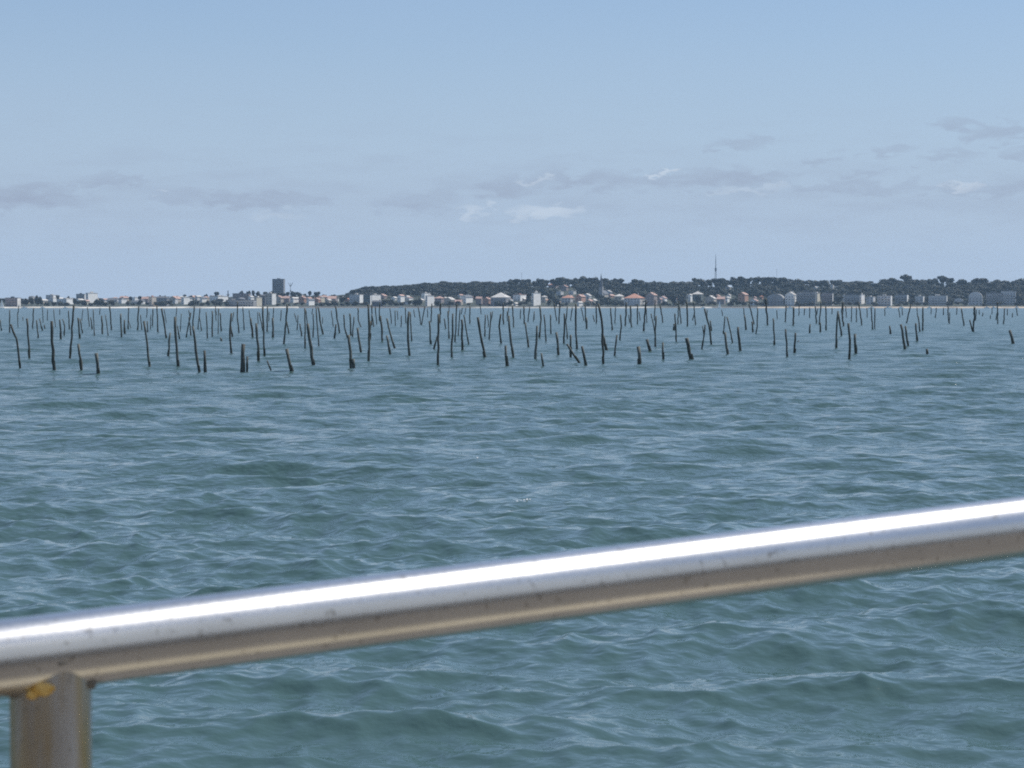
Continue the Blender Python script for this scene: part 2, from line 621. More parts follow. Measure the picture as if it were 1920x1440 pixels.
# ------------------------------------------------------------------ shore, hill
SHORE = 2612.0
SL = [(-3000, .016), (0, .016), (200, .018), (380, .026), (560, .030), (620, .030), (780, .055), (1920, .055), (5000, .05)]


def slope(px):
    return float(np.interp(px, [a for a, _ in SL], [c for _, c in SL]))


def ground(px, y):
    d = y - 2645
    s = slope(px)
    if d < 0:
        return 1.7 + d * (1.9 / 33)
    if d < 485:
        return 1.7 + s * d
    return 1.7 + s * 485 - (d - 485) * .03


def build_land():
    pxs = np.concatenate([np.arange(-4200, 0, 100), np.arange(0, 1921, 20), np.arange(1960, 6100, 100)])
    ys = np.concatenate([np.array([2645, 2652]), np.arange(2665, 3140, 22), np.array([3150, 3200, 3300, 3500])])
    rng = np.random.RandomState(3)
    V = []
    for y in ys:
        for px in pxs:
            z = ground(px, y) + (rng.uniform(-.4, .4) if y > 2660 else 0)
            V.append(((px - 960) * y / F, y, z))
    nx = len(pxs)
    Fc = [(i * nx + j, i * nx + j + 1, (i + 1) * nx + j + 1, (i + 1) * nx + j) for i in range(len(ys) - 1) for j in range(nx - 1)]
    tag(mesh_obj('hill', V, Fc, 'scrub', smooth=True), kind='structure')
    segs = [('beach', -4200, 560, 'sand', 0), ('rocky_shore', 560, 862, 'rock', 0), ('beach', 862, 1335, 'grey_sand', 0),
            ('rocky_shore', 1335, 1420, 'rock', 0), ('beach', 1420, 1590, 'tan_sand', 0), ('beach', 1590, 6000, 'tan_sand', 0)]
    for nm, a, c, mt, _ in segs:
        V, n = [], 40
        xs = np.linspace(a, c, n)
        for yy, zz in ((SHORE - 10, -.8), (SHORE, .1), (SHORE + 14, .9), (2645.3, 1.72)):
            for px in xs:
                V.append(((px - 960) * yy / F, yy + (rng.uniform(-2, 2) if yy < 2640 else 0), zz + (rng.uniform(-.12, .12) if yy < 2640 else 0)))
        Fc = [(i * n + j, i * n + j + 1, (i + 1) * n + j + 1, (i + 1) * n + j) for i in range(3) for j in range(n - 1)]
        o = mesh_obj(nm, V, Fc, mt, smooth=True)
        tag(o, kind='structure')


build_land()

# ------------------------------------------------------------------ buildings on the far shore
HOUSE_BOXES = []
win_v, win_f = box(-.55, .55, -.04, .06, 0, 1.35)
win_me = mesh_obj('window', win_v, win_f, 'pane', link=False).data
door_v, door_f = box(-.55, .55, -.04, .06, 0, 2.1)
door_me = mesh_obj('door', door_v, door_f, 'pane', link=False).data


def find_y(px, yb):
    lo, hi = 2650.0, 3125.0
    for _ in range(40):
        mid = (lo + hi) / 2
        d = ray(px, yb)
        z = EYE + d.z / d.y * mid
        if z > ground(px, mid):
            lo = mid
        else:
            hi = mid
    return (lo + hi) / 2


def add_windows(e, W, L, H, dense=1.0, flank=True):
    floors = max(1, int(H // 2.9))
    for face in ('front', 'flank') if flank else ('front',):
        span = W if face == 'front' else L
        n = max(1, int(span / (3.2 / dense)))
        for fl in range(floors):
            for q in range(n):
                u = -span / 2 + span * (q + .5) / n
                z = .95 + fl * 2.9
                if z + 1.4 > H:
                    continue
                if face == 'front':
                    share('window', win_me, e, (u, -L / 2, z))
                else:
                    share('window', win_me, e, (W / 2, u, z), math.pi / 2)


def house(x0, x1, yt, yb, wall, roof, lit, desc, style='gable', cat='house', y=None, name=None, group='houses along the far shore'):
    pc = (x0 + x1) / 2
    if y is None:
        y = find_y(pc, yb)
    z0 = ground(pc, y) - .3
    m_px = y / F
    Wm = (x1 - x0) * m_px
    top = EYE + ray(pc, yt).z / ray(pc, yt).y * y
    Ht = max(3.0, top - z0)
    phi = math.radians(12 + 12 * lit)
    L = max(4.0, lit * Wm / math.sin(phi)) if lit > 0 else 7.0
    W = max(2.5, (1 - lit) * Wm / math.cos(phi))
    e = empty(name or {'gable': 'house', 'hip': 'house', 'flat': 'apartment_block', 'dome': 'apartment_block'}[style], ((pc - 960) * m_px, y + L / 2, z0), -phi)
    w2, l2 = W / 2, L / 2
    if style == 'flat':
        H = Ht - .5
        v, f = box(-w2, w2, -l2, l2, 0, H)
        mesh_obj('wall', v, f, 'w_' + wall, e)
        v, f = join(box(-w2 - .25, w2 + .25, -l2 - .25, l2 + .25, H + .003, H + .5), box(-w2 * .3, w2 * .2, -l2 * .3, l2 * .3, H + .45, H + .5 + min(1.6, Ht * .12)))
        mesh_obj('roof', v, f, 'r_' + roof, e)
        add_windows(e, W, L, H, flank=lit < .1)
        if .1 <= lit < .4:  # white panel paints in the sunlight on the right end
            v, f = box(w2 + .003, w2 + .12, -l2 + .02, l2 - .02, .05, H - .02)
            mesh_obj('sunlit_end_panel', v, f, 'w_white', e)
        if H > 6 and W > 9:
            for fl in range(1, int(H // 2.9)):
                v, f = join(box(-w2 * .85, w2 * .85, -l2 - 1.1, -l2 + .05, fl * 2.9 - .15, fl * 2.9), box(-w2 * .85, w2 * .85, -l2 - 1.1, -l2 - 1.0, fl * 2.9, fl * 2.9 + .9))
                mesh_obj('balcony', v, f, 'w_' + wall, e)
    elif style == 'dome':
        H = Ht * .62
        v, f = box(-w2, w2, -l2, l2, 0, H)
        mesh_obj('wall', v, f, 'w_' + wall, e)
        V, n = [], 10
        for s in (-l2, l2):
            for k in range(n + 1):
                a = math.pi * k / n
                V.append((-w2 * math.cos(a) * .98, s, H + .003 + (Ht - H) * math.sin(a)))
        f = [(k, k + 1, n + 2 + k, n + 1 + k) for k in range(n)] + [tuple(range(n, -1, -1)), tuple(range(n + 1, 2 * n + 2)), (0, n + 1, 2 * n + 1, n)]
        mesh_obj('roof', V, f, 'w_' + wall, e)
        add_windows(e, W, L, H, flank=lit < .4)
    else:
        rh = min(Ht * .38, max(1.2, min(W, L) * .32))
        H = Ht - rh
        v, f = box(-w2, w2, -l2, l2, 0, H)
        if style == 'gable':
            along = W >= L
            if along:
                v = v + [(-w2, 0, Ht - .12), (w2, 0, Ht - .12)]
                f = f[:1] + [(2, 6, 9, 5, 1), (0, 4, 8, 7, 3), (0, 1, 5, 4), (2, 3, 7, 6)]
                a, c = .5, .35
                R = [(-w2 - c, -l2 - a, H - .22), (w2 + c, -l2 - a, H - .22), (w2 + c, 0, Ht), (-w2 - c, 0, Ht), (-w2 - c, l2 + a, H - .22), (w2 + c, l2 + a, H - .22)]
                R2 = [(x, yy, z - .22) for x, yy, z in R]
                rf = [(0, 1, 2, 3), (3, 2, 5, 4), (9, 8, 7, 6), (10, 11, 8, 9), (0, 6, 7, 1), (4, 5, 11, 10), (1, 7, 8, 2), (2, 8, 11, 5), (3, 9, 6, 0), (4, 10, 9, 3)]
            else:
                v = v + [(0, -l2, Ht - .12), (0, l2, Ht - .12)]
                f = f[:1] + [(0, 1, 5, 8, 4), (2, 3, 7, 9, 6), (1, 2, 6, 5), (3, 0, 4, 7)]
                a, c = .5, .35
                R = [(-w2 - a, -l2 - c, H - .22), (-w2 - a, l2 + c, H - .22), (0, l2 + c, Ht), (0, -l2 - c, Ht), (w2 + a, -l2 - c, H - .22), (w2 + a, l2 + c, H - .22)]
                R2 = [(x, yy, z - .22) for x, yy, z in R]
                rf = [(3, 2, 1, 0), (4, 5, 2, 3), (6, 7, 8, 9), (9, 8, 11, 10), (1, 7, 6, 0), (10, 11, 5, 4), (2, 8, 7, 1), (5, 11, 8, 2), (0, 6, 9, 3), (3, 9, 10, 4)]
            mesh_obj('wall', v, f, 'w_' + wall, e)
            ro = mesh_obj('roof', R + R2, rf, 'r_' + roof, e)
        else:
            mesh_obj('wall', v, f, 'w_' + wall, e)
            a = .5
            k = max(0.0, (w2 - l2))
            R = [(-w2 - a, -l2 - a, H), (w2 + a, -l2 - a, H), (w2 + a, l2 + a, H), (-w2 - a, l2 + a, H), (-k - .01, 0, Ht), (k + .01, 0, Ht)]
            ro = mesh_obj('roof', R, [(3, 2, 1, 0), (0, 1, 5, 4), (1, 2, 5), (2, 3, 4, 5), (3, 0, 4)], 'r_' + roof, e)
        if W > 6:
            v, f = box(w2 * .45, w2 * .45 + .7, -.35, .35, H, Ht + .7)
            mesh_obj('chimney', v, f, 'w_' + wall, ro)
        add_windows(e, W, L, H, flank=lit < .4)
    tag(e, desc, cat, group)
    HOUSE_BOXES.append((x0, x1, yt, yb, y))
    return e


H_ = [
    (10, 37, 558, 575, 'pinkgrey', 'slate', .12, 'pink grey apartment block at the left end of the far shore', 'flat', 'building'),
    (54, 64, 555, 566, 'grey', 'slate', .2, 'small grey house among the trees beside the pink grey end block', 'gable', 'house'),
    (86, 106, 553, 566, 'lightgrey', 'pale', .25, 'pale grey block behind the dark waterfront hedge at far left', 'flat', 'building'),
    (106, 136, 560, 571, 'white', 'pale', .35, 'long low white building with bright end wall behind hedge at far left', 'flat', 'building'),
    (143, 161, 551, 562, 'grey', 'slate', .1, 'grey block adjoining the bright white stepped block at far left', 'flat', 'building'),
    (161, 178, 549, 568, 'white', 'pale', .72, 'bright white stepped apartment block rising above the left shore trees', 'flat', 'building'),
    (200, 224, 559, 567, 'lightgrey', 'slate', .15, 'low pale grey house between dark trees right of the white stepped block', 'gable', 'house'),
    (222, 235, 561, 569, 'white', 'pale', .5, 'small white cottage with bright wall under a pink grey roof', 'flat', 'house'),
    (224, 240, 555, 563, 'pinkgrey', 'pinktile', .2, 'pink roofed house just behind the small white cottage', 'gable', 'house'),
    (246, 266, 562, 571, 'lightgrey', 'slate', .3, 'pale house with grey roof left of the narrow beige apartment house', 'hip', 'house'),
    (265, 281, 556, 568, 'pinkgrey', 'pinktile', .2, 'pink roofed house touching the narrow beige apartment house', 'gable', 'house'),
    (279, 291, 556, 576, 'beige', 'pinktile', .45, 'narrow tall beige apartment house standing on the left beach', 'flat', 'building'),
    (291, 316, 555, 573, 'grey', 'slate', .1, 'wide dark grey block right of the narrow beige apartment house', 'hip', 'building'),
    (316, 338, 555, 567, 'beige', 'pinktile', .3, 'beige gabled house with pale right wall above left beach', 'gable', 'house'),
    (340, 353, 557, 571, 'white', 'pale', .6, 'narrow white house with bright front above the left beach', 'flat', 'house'),
    (350, 372, 554, 563, 'cream', 'pinktile', .3, 'cream house with pink tiles behind the narrow white house', 'gable', 'house'),
    (375, 386, 557, 567, 'white', 'slate', .6, 'small bright white house left of the long white terrace', 'gable', 'house'),
    (393, 423, 555, 567, 'white', 'pale', .45, 'long white terrace behind the round dark waterfront trees', 'flat', 'building'),
    (423, 480, 562, 576, 'grey', 'slate', .06, 'long grey waterfront building with a raised middle storey', 'flat', 'building'),
    (436, 470, 550, 564, 'pinkgrey', 'slate', .08, 'pinkish upper block behind the long grey waterfront building', 'flat', 'building'),
    (478, 489, 557, 574, 'cream', 'pale', .7, 'cream coloured narrow house at the end of the long grey building', 'flat', 'house'),
    (489, 498, 552, 573, 'darkgrey', 'slate', .1, 'dark narrow gabled house left of the beige block under the tower', 'gable', 'house'),
    (497, 516, 550, 571, 'beige', 'pale', .3, 'beige block standing in front of the grey tower', 'flat', 'building'),
    (515, 531, 554, 568, 'beige', 'pinktile', .25, 'beige house with pink tiles below the grey tower', 'gable', 'house'),
    (530, 545, 555, 567, 'pinkgrey', 'pinktile', .2, 'pink grey house between the tower and the white low house', 'gable', 'house'),
    (544, 560, 557, 568, 'white', 'pale', .6, 'low white house with bright wall below the branching antenna', 'gable', 'house'),
    (560, 574, 555, 568, 'salmon', 'pinktile', .25, 'salmon house with pink tiles left of the white gabled villa', 'gable', 'house'),
    (575, 588, 560, 573, 'white', 'slate', .65, 'white gabled villa with dark roof edge near the left beach end', 'gable', 'house'),
    (588, 601, 558, 568, 'salmon', 'pinktile', .3, 'salmon house right of the white gabled villa', 'gable', 'house'),
    (596, 618, 553, 563, 'pinkgrey', 'pinktile', .3, 'wide pink roofed house above the salmon house', 'hip', 'house'),
    (614, 633, 555, 567, 'pinkgrey', 'pinktile', .2, 'pink roofed house at the foot of the wooded hill', 'gable', 'house'),
    (646, 659, 559, 569, 'salmon', 'tile', .3, 'small red roofed house half hidden where the hill begins', 'gable', 'house'),
    (655, 681, 552, 570, 'lightgrey', 'pale', .25, 'grey green house with pale gutter left of the cream cube', 'flat', 'building'),
    (681, 696, 553, 572, 'green', 'slate', .1, 'dark green block directly left of the bright cream cube', 'flat', 'building'),
    (694, 712, 552, 565, 'white', 'pale', .8, 'bright cream white cube building at the foot of the wooded hill', 'flat', 'building'),
    (698, 717, 563, 575, 'darkgrey', 'slate', .1, 'dark low boathouse below the bright cream cube', 'gable', 'building'),
    (710, 725, 551, 561, 'pinkgrey', 'pinktile', .3, 'pink roofed house right of the bright cream cube', 'gable', 'house'),
    (745, 758, 552, 567, 'white', 'pinktile', .5, 'pink and white gabled villa halfway to the tall white villa', 'gable', 'house'),
    (760, 768, 554, 562, 'white', 'pale', .6, 'tiny white cottage left of the tall bright white villa', 'gable', 'house'),
    (755, 776, 564, 571, 'lightgrey', 'slate', .3, 'low grey cottage below the pink and white gabled villa', 'gable', 'house'),
    (790, 806, 549, 562, 'white', 'pale', .6, 'upper white wing behind the tall bright white villa', 'flat', 'house'),
    (798, 813, 554, 575, 'white', 'pale', .8, 'tall bright white villa at the water edge under the hill', 'flat', 'house'),
    (815, 833, 555, 568, 'pinkgrey', 'pinktile', .3, 'pink roofed house right of the tall bright white villa', 'hip', 'house'),
    (833, 853, 557, 570, 'beige', 'pale', .35, 'beige house with long sloping pale roof', 'gable', 'house'),
    (864, 886, 553, 569, 'white', 'slate', .55, 'white gabled villa with a pointed dormer below the hill', 'gable', 'house'),
    (852, 868, 562, 572, 'beige', 'pinktile', .2, 'low beige house left of the white villa with pointed dormer', 'gable', 'house'),
    (892, 905, 556, 571, 'pinkgrey', 'pinktile', .2, 'pink roofed house, first right of the pointed dormer villa', 'gable', 'house'),
    (905, 921, 557, 572, 'salmon', 'pinktile', .3, 'rose coloured house touching the large grey mansion', 'gable', 'house'),
    (920, 958, 548, 574, 'grey', 'pale', .25, 'large grey mansion with pale hipped roof on the waterfront', 'hip', 'building'),
    (944, 962, 561, 573, 'cream', 'pale', .3, 'low cream annex in front of the large grey mansion', 'flat', 'house'),
    (962, 987, 552, 565, 'white', 'pinktile', .45, 'white and pink villa left of the white tower house', 'flat', 'house'),
    (962, 972, 567, 574, 'white', 'pale', .5, 'tiny white boathouse at the water below the white and pink villa', 'gable', 'house'),
    (1015, 1027, 554, 567, 'beige', 'pale', .4, 'beige house touching the white tower house', 'hip', 'house'),
    (1038, 1052, 564, 574, 'white', 'pinktile', .5, 'small white house near the water left of the red roof', 'gable', 'house'),
    (1053, 1078, 553, 568, 'lightgrey', 'tile', .35, 'grey house with broad red tiled roof', 'hip', 'house'),
    (1079, 1099, 552, 567, 'salmon', 'pinktile', .45, 'salmon villa with pale gable right of the broad red roof', 'gable', 'house'),
    (1082, 1093, 565, 574, 'white', 'pale', .7, 'small bright white boathouse below the salmon villa', 'gable', 'house'),
    (1028, 1048, 530, 540, 'pinkgrey', 'tile', .3, 'red roofed villa high in the wood above the white tower house', 'hip', 'house'),
    (1052, 1066, 534, 546, 'pinkgrey', 'pinktile', .3, 'pale pink villa high in the wood right of the red roofed one', 'gable', 'house'),
    (1043, 1057, 546, 553, 'lightgrey', 'pale', .4, 'low pale house on the slope above the broad red roof', 'flat', 'house'),
    (1066, 1081, 545, 552, 'lightgrey', 'pale', .4, 'low pale house on the slope above the salmon villa', 'flat', 'house'),
    (1092, 1110, 550, 560, 'lightgrey', 'pale', .3, 'low pale house on the slope left of the church spire', 'gable', 'house'),
    (1131, 1151, 544, 553, 'lightgrey', 'pale', .25, 'pale roofed hall on the slope right of the church spire', 'gable', 'house'),
    (1098, 1113, 561, 572, 'beige', 'pinktile', .4, 'beige house at the foot of the church', 'gable', 'house'),
    (1152, 1171, 551, 562, 'beige', 'pale', .3, 'beige house left of the large red roofed villa', 'hip', 'house'),
    (1170, 1211, 550, 573, 'lightgrey', 'tile', .28, 'large waterfront villa with long red tiled roof', 'hip', 'building'),
    (1211, 1234, 548, 573, 'pinkgrey', 'pinktile', .35, 'pink gabled villa right of the long red roof', 'gable', 'house'),
    (1235, 1252, 555, 567, 'white', 'pinktile', .35, 'white house with pink tiles right of the pink gabled villa', 'gable', 'house'),
    (1290, 1299, 551, 566, 'white', 'pale', .5, 'narrow white house left of the pale arched roof', 'gable', 'house'),
    (1297, 1321, 546, 564, 'green', 'pale', .3, 'house with pale arched roof between dark trees below the mast', 'hip', 'house'),
    (1322, 1345, 554, 568, 'beige', 'pale', .3, 'row house with pale roof left of the small sailing boat', 'gable', 'house'),
    (1344, 1361, 556, 570, 'pinkgrey', 'pinktile', .2, 'pink grey house behind the small sailing boat', 'gable', 'house'),
    (1360, 1369, 556, 567, 'white', 'pale', .6, 'small bright white house right of the small sailing boat', 'gable', 'house'),
    (1384, 1406, 548, 566, 'salmon', 'pinktile', .45, 'salmon villa with sloping pink roof below the wooded ridge', 'gable', 'house'),
    (1406, 1424, 560, 572, 'white', 'pinktile', .35, 'low white house with pink tiles right of the salmon sloping villa', 'gable', 'house'),
    (1438, 1474, 551, 573, 'grey', 'pale', .18, 'long grey hall with pale curved roof', 'dome', 'building'),
    (1472, 1496, 547, 573, 'white', 'pale', .35, 'white peaked building between the curved hall and dark grey block', 'gable', 'building'),
    (1494, 1530, 547, 573, 'grey', 'slate', .05, 'dark grey block right of the white peaked building', 'flat', 'building'),
    (1526, 1541, 549, 566, 'cream', 'pale', .6, 'cream wall house beside the dark grey block', 'flat', 'house'),
    (1540, 1563, 549, 572, 'pinkgrey', 'slate', .12, 'pinkish grey block with small white turret on top', 'flat', 'building'),
    (1583, 1613, 552, 571, 'grey', 'slate', .06, 'grey block left of the bright white stepped villa on the right shore', 'flat', 'building'),
    (1580, 1589, 553, 569, 'white', 'pale', .6, 'narrow white house left of the grey block on the right shore', 'flat', 'house'),
    (1611, 1625, 552, 570, 'white', 'pale', .75, 'bright white stepped villa on the right beach', 'flat', 'house'),
    (1624, 1645, 556, 571, 'lightgrey', 'pale', .4, 'white and grey row house right of the bright white stepped villa', 'flat', 'house'),
    (1645, 1676, 554, 574, 'lightgrey', 'pale', .22, 'grey beach block with setback upper storey and bright end wall', 'flat', 'building'),
    (1678, 1707, 552, 569, 'grey', 'slate', .25, 'blue grey block with bright right end left of the striped block', 'flat', 'building'),
    (1716, 1736, 555, 571, 'lightgrey', 'pale', .3, 'small grey block with bright right end beside the striped block', 'flat', 'building'),
    (1741, 1779, 554, 572, 'lightgrey', 'pale', .14, 'striped grey apartment block with white stair tower on the right beach', 'flat', 'building'),
    (1789, 1806, 559, 569, 'lightgrey', 'pale', .1, 'small pale pavilion between the striped block and the domed block', 'dome', 'house'),
    (1816, 1844, 547, 572, 'lightgrey', 'pale', .12, 'domed pale grey apartment block on the right beach', 'dome', 'building'),
    (1849, 1878, 549, 572, 'grey', 'slate', .06, 'lower wing of the long grey block at the right end', 'flat', 'building'),
    (1877, 1906, 545, 572, 'lightgrey', 'slate', .10, 'taller wing of the long grey block at the right end', 'flat', 'building'),
    (1557, 1566, 534, 541, 'white', 'pale', .5, 'tiny bright white house high in the wood', 'flat', 'house'),
    (1524, 1534, 537, 542, 'lightgrey', 'pale', .4, 'tiny pale house high in the wood left of the brightest one', 'gable', 'house'),
    (1360, 1371, 536, 542, 'lightgrey', 'pale', .3, 'tiny pale house in the wood right of the tall mast', 'gable', 'house'),
    (1312, 1322, 529, 537, 'white', 'pale', .4, 'tiny white house in the wood just left of the tall mast', 'gable', 'house'),
    (1072, 1082, 525, 533, 'lightgrey', 'pale', .3, 'tiny pale house near the hilltop left of the church spire', 'gable', 'house'),
    (1000, 1008, 531, 538, 'lightgrey', 'pale', .4, 'tiny pale house high in the wood over the white tower house', 'gable', 'house'),
]
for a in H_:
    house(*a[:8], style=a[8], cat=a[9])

r5 = random.Random(44)
n_l = 0
x = 42.0
while x < 640:
    w = r5.uniform(8, 15)
    yt = float(np.interp(x, [40, 200, 380, 640], [557, 557, 553.5, 555])) + r5.uniform(-.5, 6)
    n_l += 1
    house(x, x + w, yt, yt + r5.uniform(7, 10), r5.choice(['white', 'cream', 'beige', 'white', 'cream', 'lightgrey']), r5.choice(['pinktile', 'pale', 'pale', 'slate', 'pinktile']), r5.uniform(.3, .65),
          f'small pale house in the back rows of the left town, {ordinal(n_l)} from the left', r5.choice(['gable', 'hip', 'gable', 'flat']), 'house', group='small houses of the left town')
    x += w + r5.uniform(1, 9)
n_l = 0
x = 700.0
while x < 1430:
    w = r5.uniform(8, 15)
    yt = 552 + r5.uniform(-1, 9)
    n_l += 1
    house(x, x + w, yt, yt + r5.uniform(6, 9), r5.choice(['white', 'cream', 'beige', 'salmon', 'cream', 'pinkgrey']), r5.choice(['pinktile', 'pinktile', 'pale', 'tile']), r5.uniform(.3, .6),
          f'small pale house below the wooded slope, {ordinal(n_l)} right of the cream cube', r5.choice(['gable', 'hip', 'gable']), 'house', group='small houses below the wood')
    x += w + r5.uniform(4, 22)
# white tower house: bright front with dark loggia and a little pointed turret
e = house(997, 1014, 549, 574, 'white', 'pale', .8, 'white tower house with dark loggia and pointed turret on the waterfront', 'flat', 'house')
v, f = box(-1.4, 1.4, -1.4, 1.4, 15.2, 16.6)
tu = mesh_obj('turret', v, f, 'w_white', e)
v = [(-1.6, -1.6, 16.603), (1.6, -1.6, 16.603), (1.6, 1.6, 16.603), (-1.6, 1.6, 16.603), (0, 0, 18.6)]
mesh_obj('turret_roof', v, [(3, 2, 1, 0), (0, 1, 4), (1, 2, 4), (2, 3, 4), (3, 0, 4)], 'r_pale', tu)

# high tower block on the left
ty = 2985.0
k = ty / F
tz = ground(523, ty) - 1
tt = empty('tower_block', ((523 - 960) * k, ty, tz), math.radians(-4))
ttop = EYE + ray(523, 523).z / ray(523, 523).y * ty - tz
v, f = box(-7.3, 7.3, -6, 6, 0, ttop - .8)
mesh_obj('wall', v, f, 'w_tower', tt)
v, f = join(box(-7.5, 7.5, -6.2, 6.2, ttop - .797, ttop), box(-2, 2, -2, 2, ttop, ttop + .9))
mesh_obj('roof', v, f, 'w_tower', tt)
nf = int((ttop - 1) // 2.9)
for fl in range(1, nf + 1):
    z = fl * 2.9
    if z < ttop - 2:
        v, f = box(-6.6, 6.6, -7.0, -5.95, z - .12, z + .75)
        mesh_obj('balcony', v, f, 'w_grey', tt)
    for q in range(5):
        if z + 2 < ttop:
            share('window', win_me, tt, (-5.6 + q * 2.8, -6.0, z + .78))
tag(tt, 'tall square grey tower block rising over the left shore', 'building')

# church with tall thin spire
cy = 2800.0
k = cy / F
cz = ground(1127, cy)
ch = empty('church', ((1127 - 960) * k, cy, cz), math.radians(-20))
ctop = EYE + ray(1127, 512).z / ray(1127, 512).y * cy - cz
v, f = box(-2.3, 2.3, -2.3, 2.3, 0, ctop * .48)
mesh_obj('bell_tower', v, f, 'w_grey', ch)
v = [(-2.45 * math.cos(math.pi / 4 * i + .39), 2.45 * math.sin(math.pi / 4 * i + .39), ctop * .48 + .003) for i in range(8)] + [(0, 0, ctop)]
mesh_obj('spire', v, [(i, (i + 1) % 8, 8)[::-1] for i in range(8)] + [tuple(range(8))], 'r_slate', ch)
v, f = box(-3.5, 3.5, 2.6, 18, 0, 7)
v += [(0, 2.6, 11.2), (0, 18, 11.2)]
f = f[:1] + [(0, 1, 5, 8, 4), (2, 3, 7, 9, 6), (1, 2, 6, 5), (3, 0, 4, 7)]
mesh_obj('nave', v, f, 'w_beige', ch)
v = [(-4, 2.4, 6.6), (0, 2.4, 11.4), (0, 18.2, 11.4), (-4, 18.2, 6.6), (4, 2.4, 6.6), (4, 18.2, 6.6)]
mesh_obj('nave_roof', v, [(0, 1, 2, 3), (1, 4, 5, 2)], 'r_slate', ch)
tag(ch, 'grey church with a thin pointed spire among the waterfront houses', 'church')


# masts on the skyline
def mast(px, ytop, y, wide, frac, desc, name='radio_mast', arms=False):
    z0 = ground(px, y)
    k = y / F
    top = EYE + ray(px, ytop).z / ray(px, ytop).y * y - z0
    e = empty(name, ((px - 960) * k, y, z0))
    hb = top * frac
    parts = []
    for sx in (-1, 1):
        for sy in (-1, 1):
            v, f = tube([(sx * wide, sy * wide, 0), (sx * wide * .7, sy * wide * .7, hb)], [.22, .22], 5)
            mesh_obj('leg', v, f, 'steel', e)
    n = max(3, int(hb / 2.5))
    for i in range(n):
        z = hb * i / n
        z2 = hb * (i + 1) / n
        w1, w2 = wide * (1 - .3 * i / n), wide * (1 - .3 * (i + 1) / n)
        for s in (-1, 1):
            parts.append(tube([(-w1, s * w1, z), (w2, s * w2, z2)], [.12, .12], 4))
            parts.append(tube([(s * w1, -w1, z), (s * w2, w2, z2)], [.12, .12], 4))
    v, f = join(*parts)
    mesh_obj('lattice', v, f, 'steel', e)
    v, f = tube([(0, 0, hb * .9), (0, 0, hb + (top - hb) * .6), (0, 0, top)], [wide * .55, wide * .42, .16], 6)
    mesh_obj('pole', v, f, 'steel', e)
    if arms:
        for s in (-1, 1):
            v, f = tube([(0, 0, top - 5), (s * 3.2, 0, top + .3)], [.45, .3], 6)
            mesh_obj('arm', v, f, 'steel', e)
    else:
        v, f = join(box(-wide * 1.2, wide * 1.2, -wide * 1.2, wide * 1.2, hb, hb + 2.2))
        mesh_obj('antenna_drum', v, f, 'steel', e)
    tag(e, desc, 'mast')


mast(1341.5, 476, 3120, 1.1, .52, 'tall thin radio mast with thicker lower half above the wooded ridge')
mast(545, 530, 2960, .7, .55, 'grey branching antenna mast right of the grey tower block', 'antenna_mast', True)
mast(1456, 504, 3128, .35, .3, 'short faint mast on the ridge right of the tall radio mast', 'antenna_mast')
mast(978, 511, 3128, .35, .3, 'faint thin mast on the ridge left of the church spire', 'antenna_mast')

# ------------------------------------------------------------------ trees
def crown_mesh(seed, kind, n=520):
    r = np.random.RandomState(seed)
    lobes = []
    if kind == 'pine':      # umbrella pine: flat, lobed crown
        for _ in range(9):
            a, d = r.uniform(0, 6.28), r.uniform(0, .36)
            lobes.append((d * math.cos(a), d * math.sin(a), r.uniform(.50, .86), r.uniform(.17, .28), r.uniform(.11, .18)))
    elif kind == 'round':
        for _ in range(10):
            a, d = r.uniform(0, 6.28), r.uniform(0, .30)
            lobes.append((d * math.cos(a), d * math.sin(a), r.uniform(.36, .80), r.uniform(.18, .30), r.uniform(.16, .22)))
    else:                   # tall, narrow
        for i in range(9):
            t = i / 8
            lobes.append((r.uniform(-.05, .05), r.uniform(-.05, .05), .22 + .72 * t, .22 * (1.05 - .75 * t), .12))
    V, T = [], []
    per = n // len(lobes)
    for (x, y, z, rx, rz) in lobes:
        d = r.normal(size=(per, 3))
        d /= np.linalg.norm(d, axis=1)[:, None]
        rad = r.uniform(.72, 1.05, per)[:, None]
        c = np.array([x, y, z]) + d * rad * np.array([rx, rx, rz])
        for q in range(per):
            s = r.uniform(.045, .090)
            u = r.normal(size=3)
            u -= u.dot(d[q]) * d[q] * .6
            u /= np.linalg.norm(u)
            w = np.cross(u, d[q] + r.normal(size=3) * .25)
            w /= np.linalg.norm(w) + 1e-6
            b0 = len(V)
            V += [c[q] - u * s - w * s * .6, c[q] + u * s - w * s * .5, c[q] + u * s * .6 + w * s, c[q] - u * s * .8 + w * s * .8]
            T.append((b0, b0 + 1, b0 + 2))
            T.append((b0, b0 + 2, b0 + 3))
        # dark core so that little light passes the middle of the lobe
        b0 = len(V)
        t = .72
        o6 = [(rx * t, 0, 0), (-rx * t, 0, 0), (0, rx * t, 0), (0, -rx * t, 0), (0, 0, rz * t), (0, 0, -rz * t)]
        V += [np.array([x, y, z]) + np.array(p) for p in o6]
        T += [(b0 + a, b0 + b_, b0 + c_) for a, b_, c_ in ((0, 2, 4), (2, 1, 4), (1, 3, 4), (3, 0, 4), (2, 0, 5), (1, 2, 5), (3, 1, 5), (0, 3, 5))]
    return np.array(V), np.array(T)


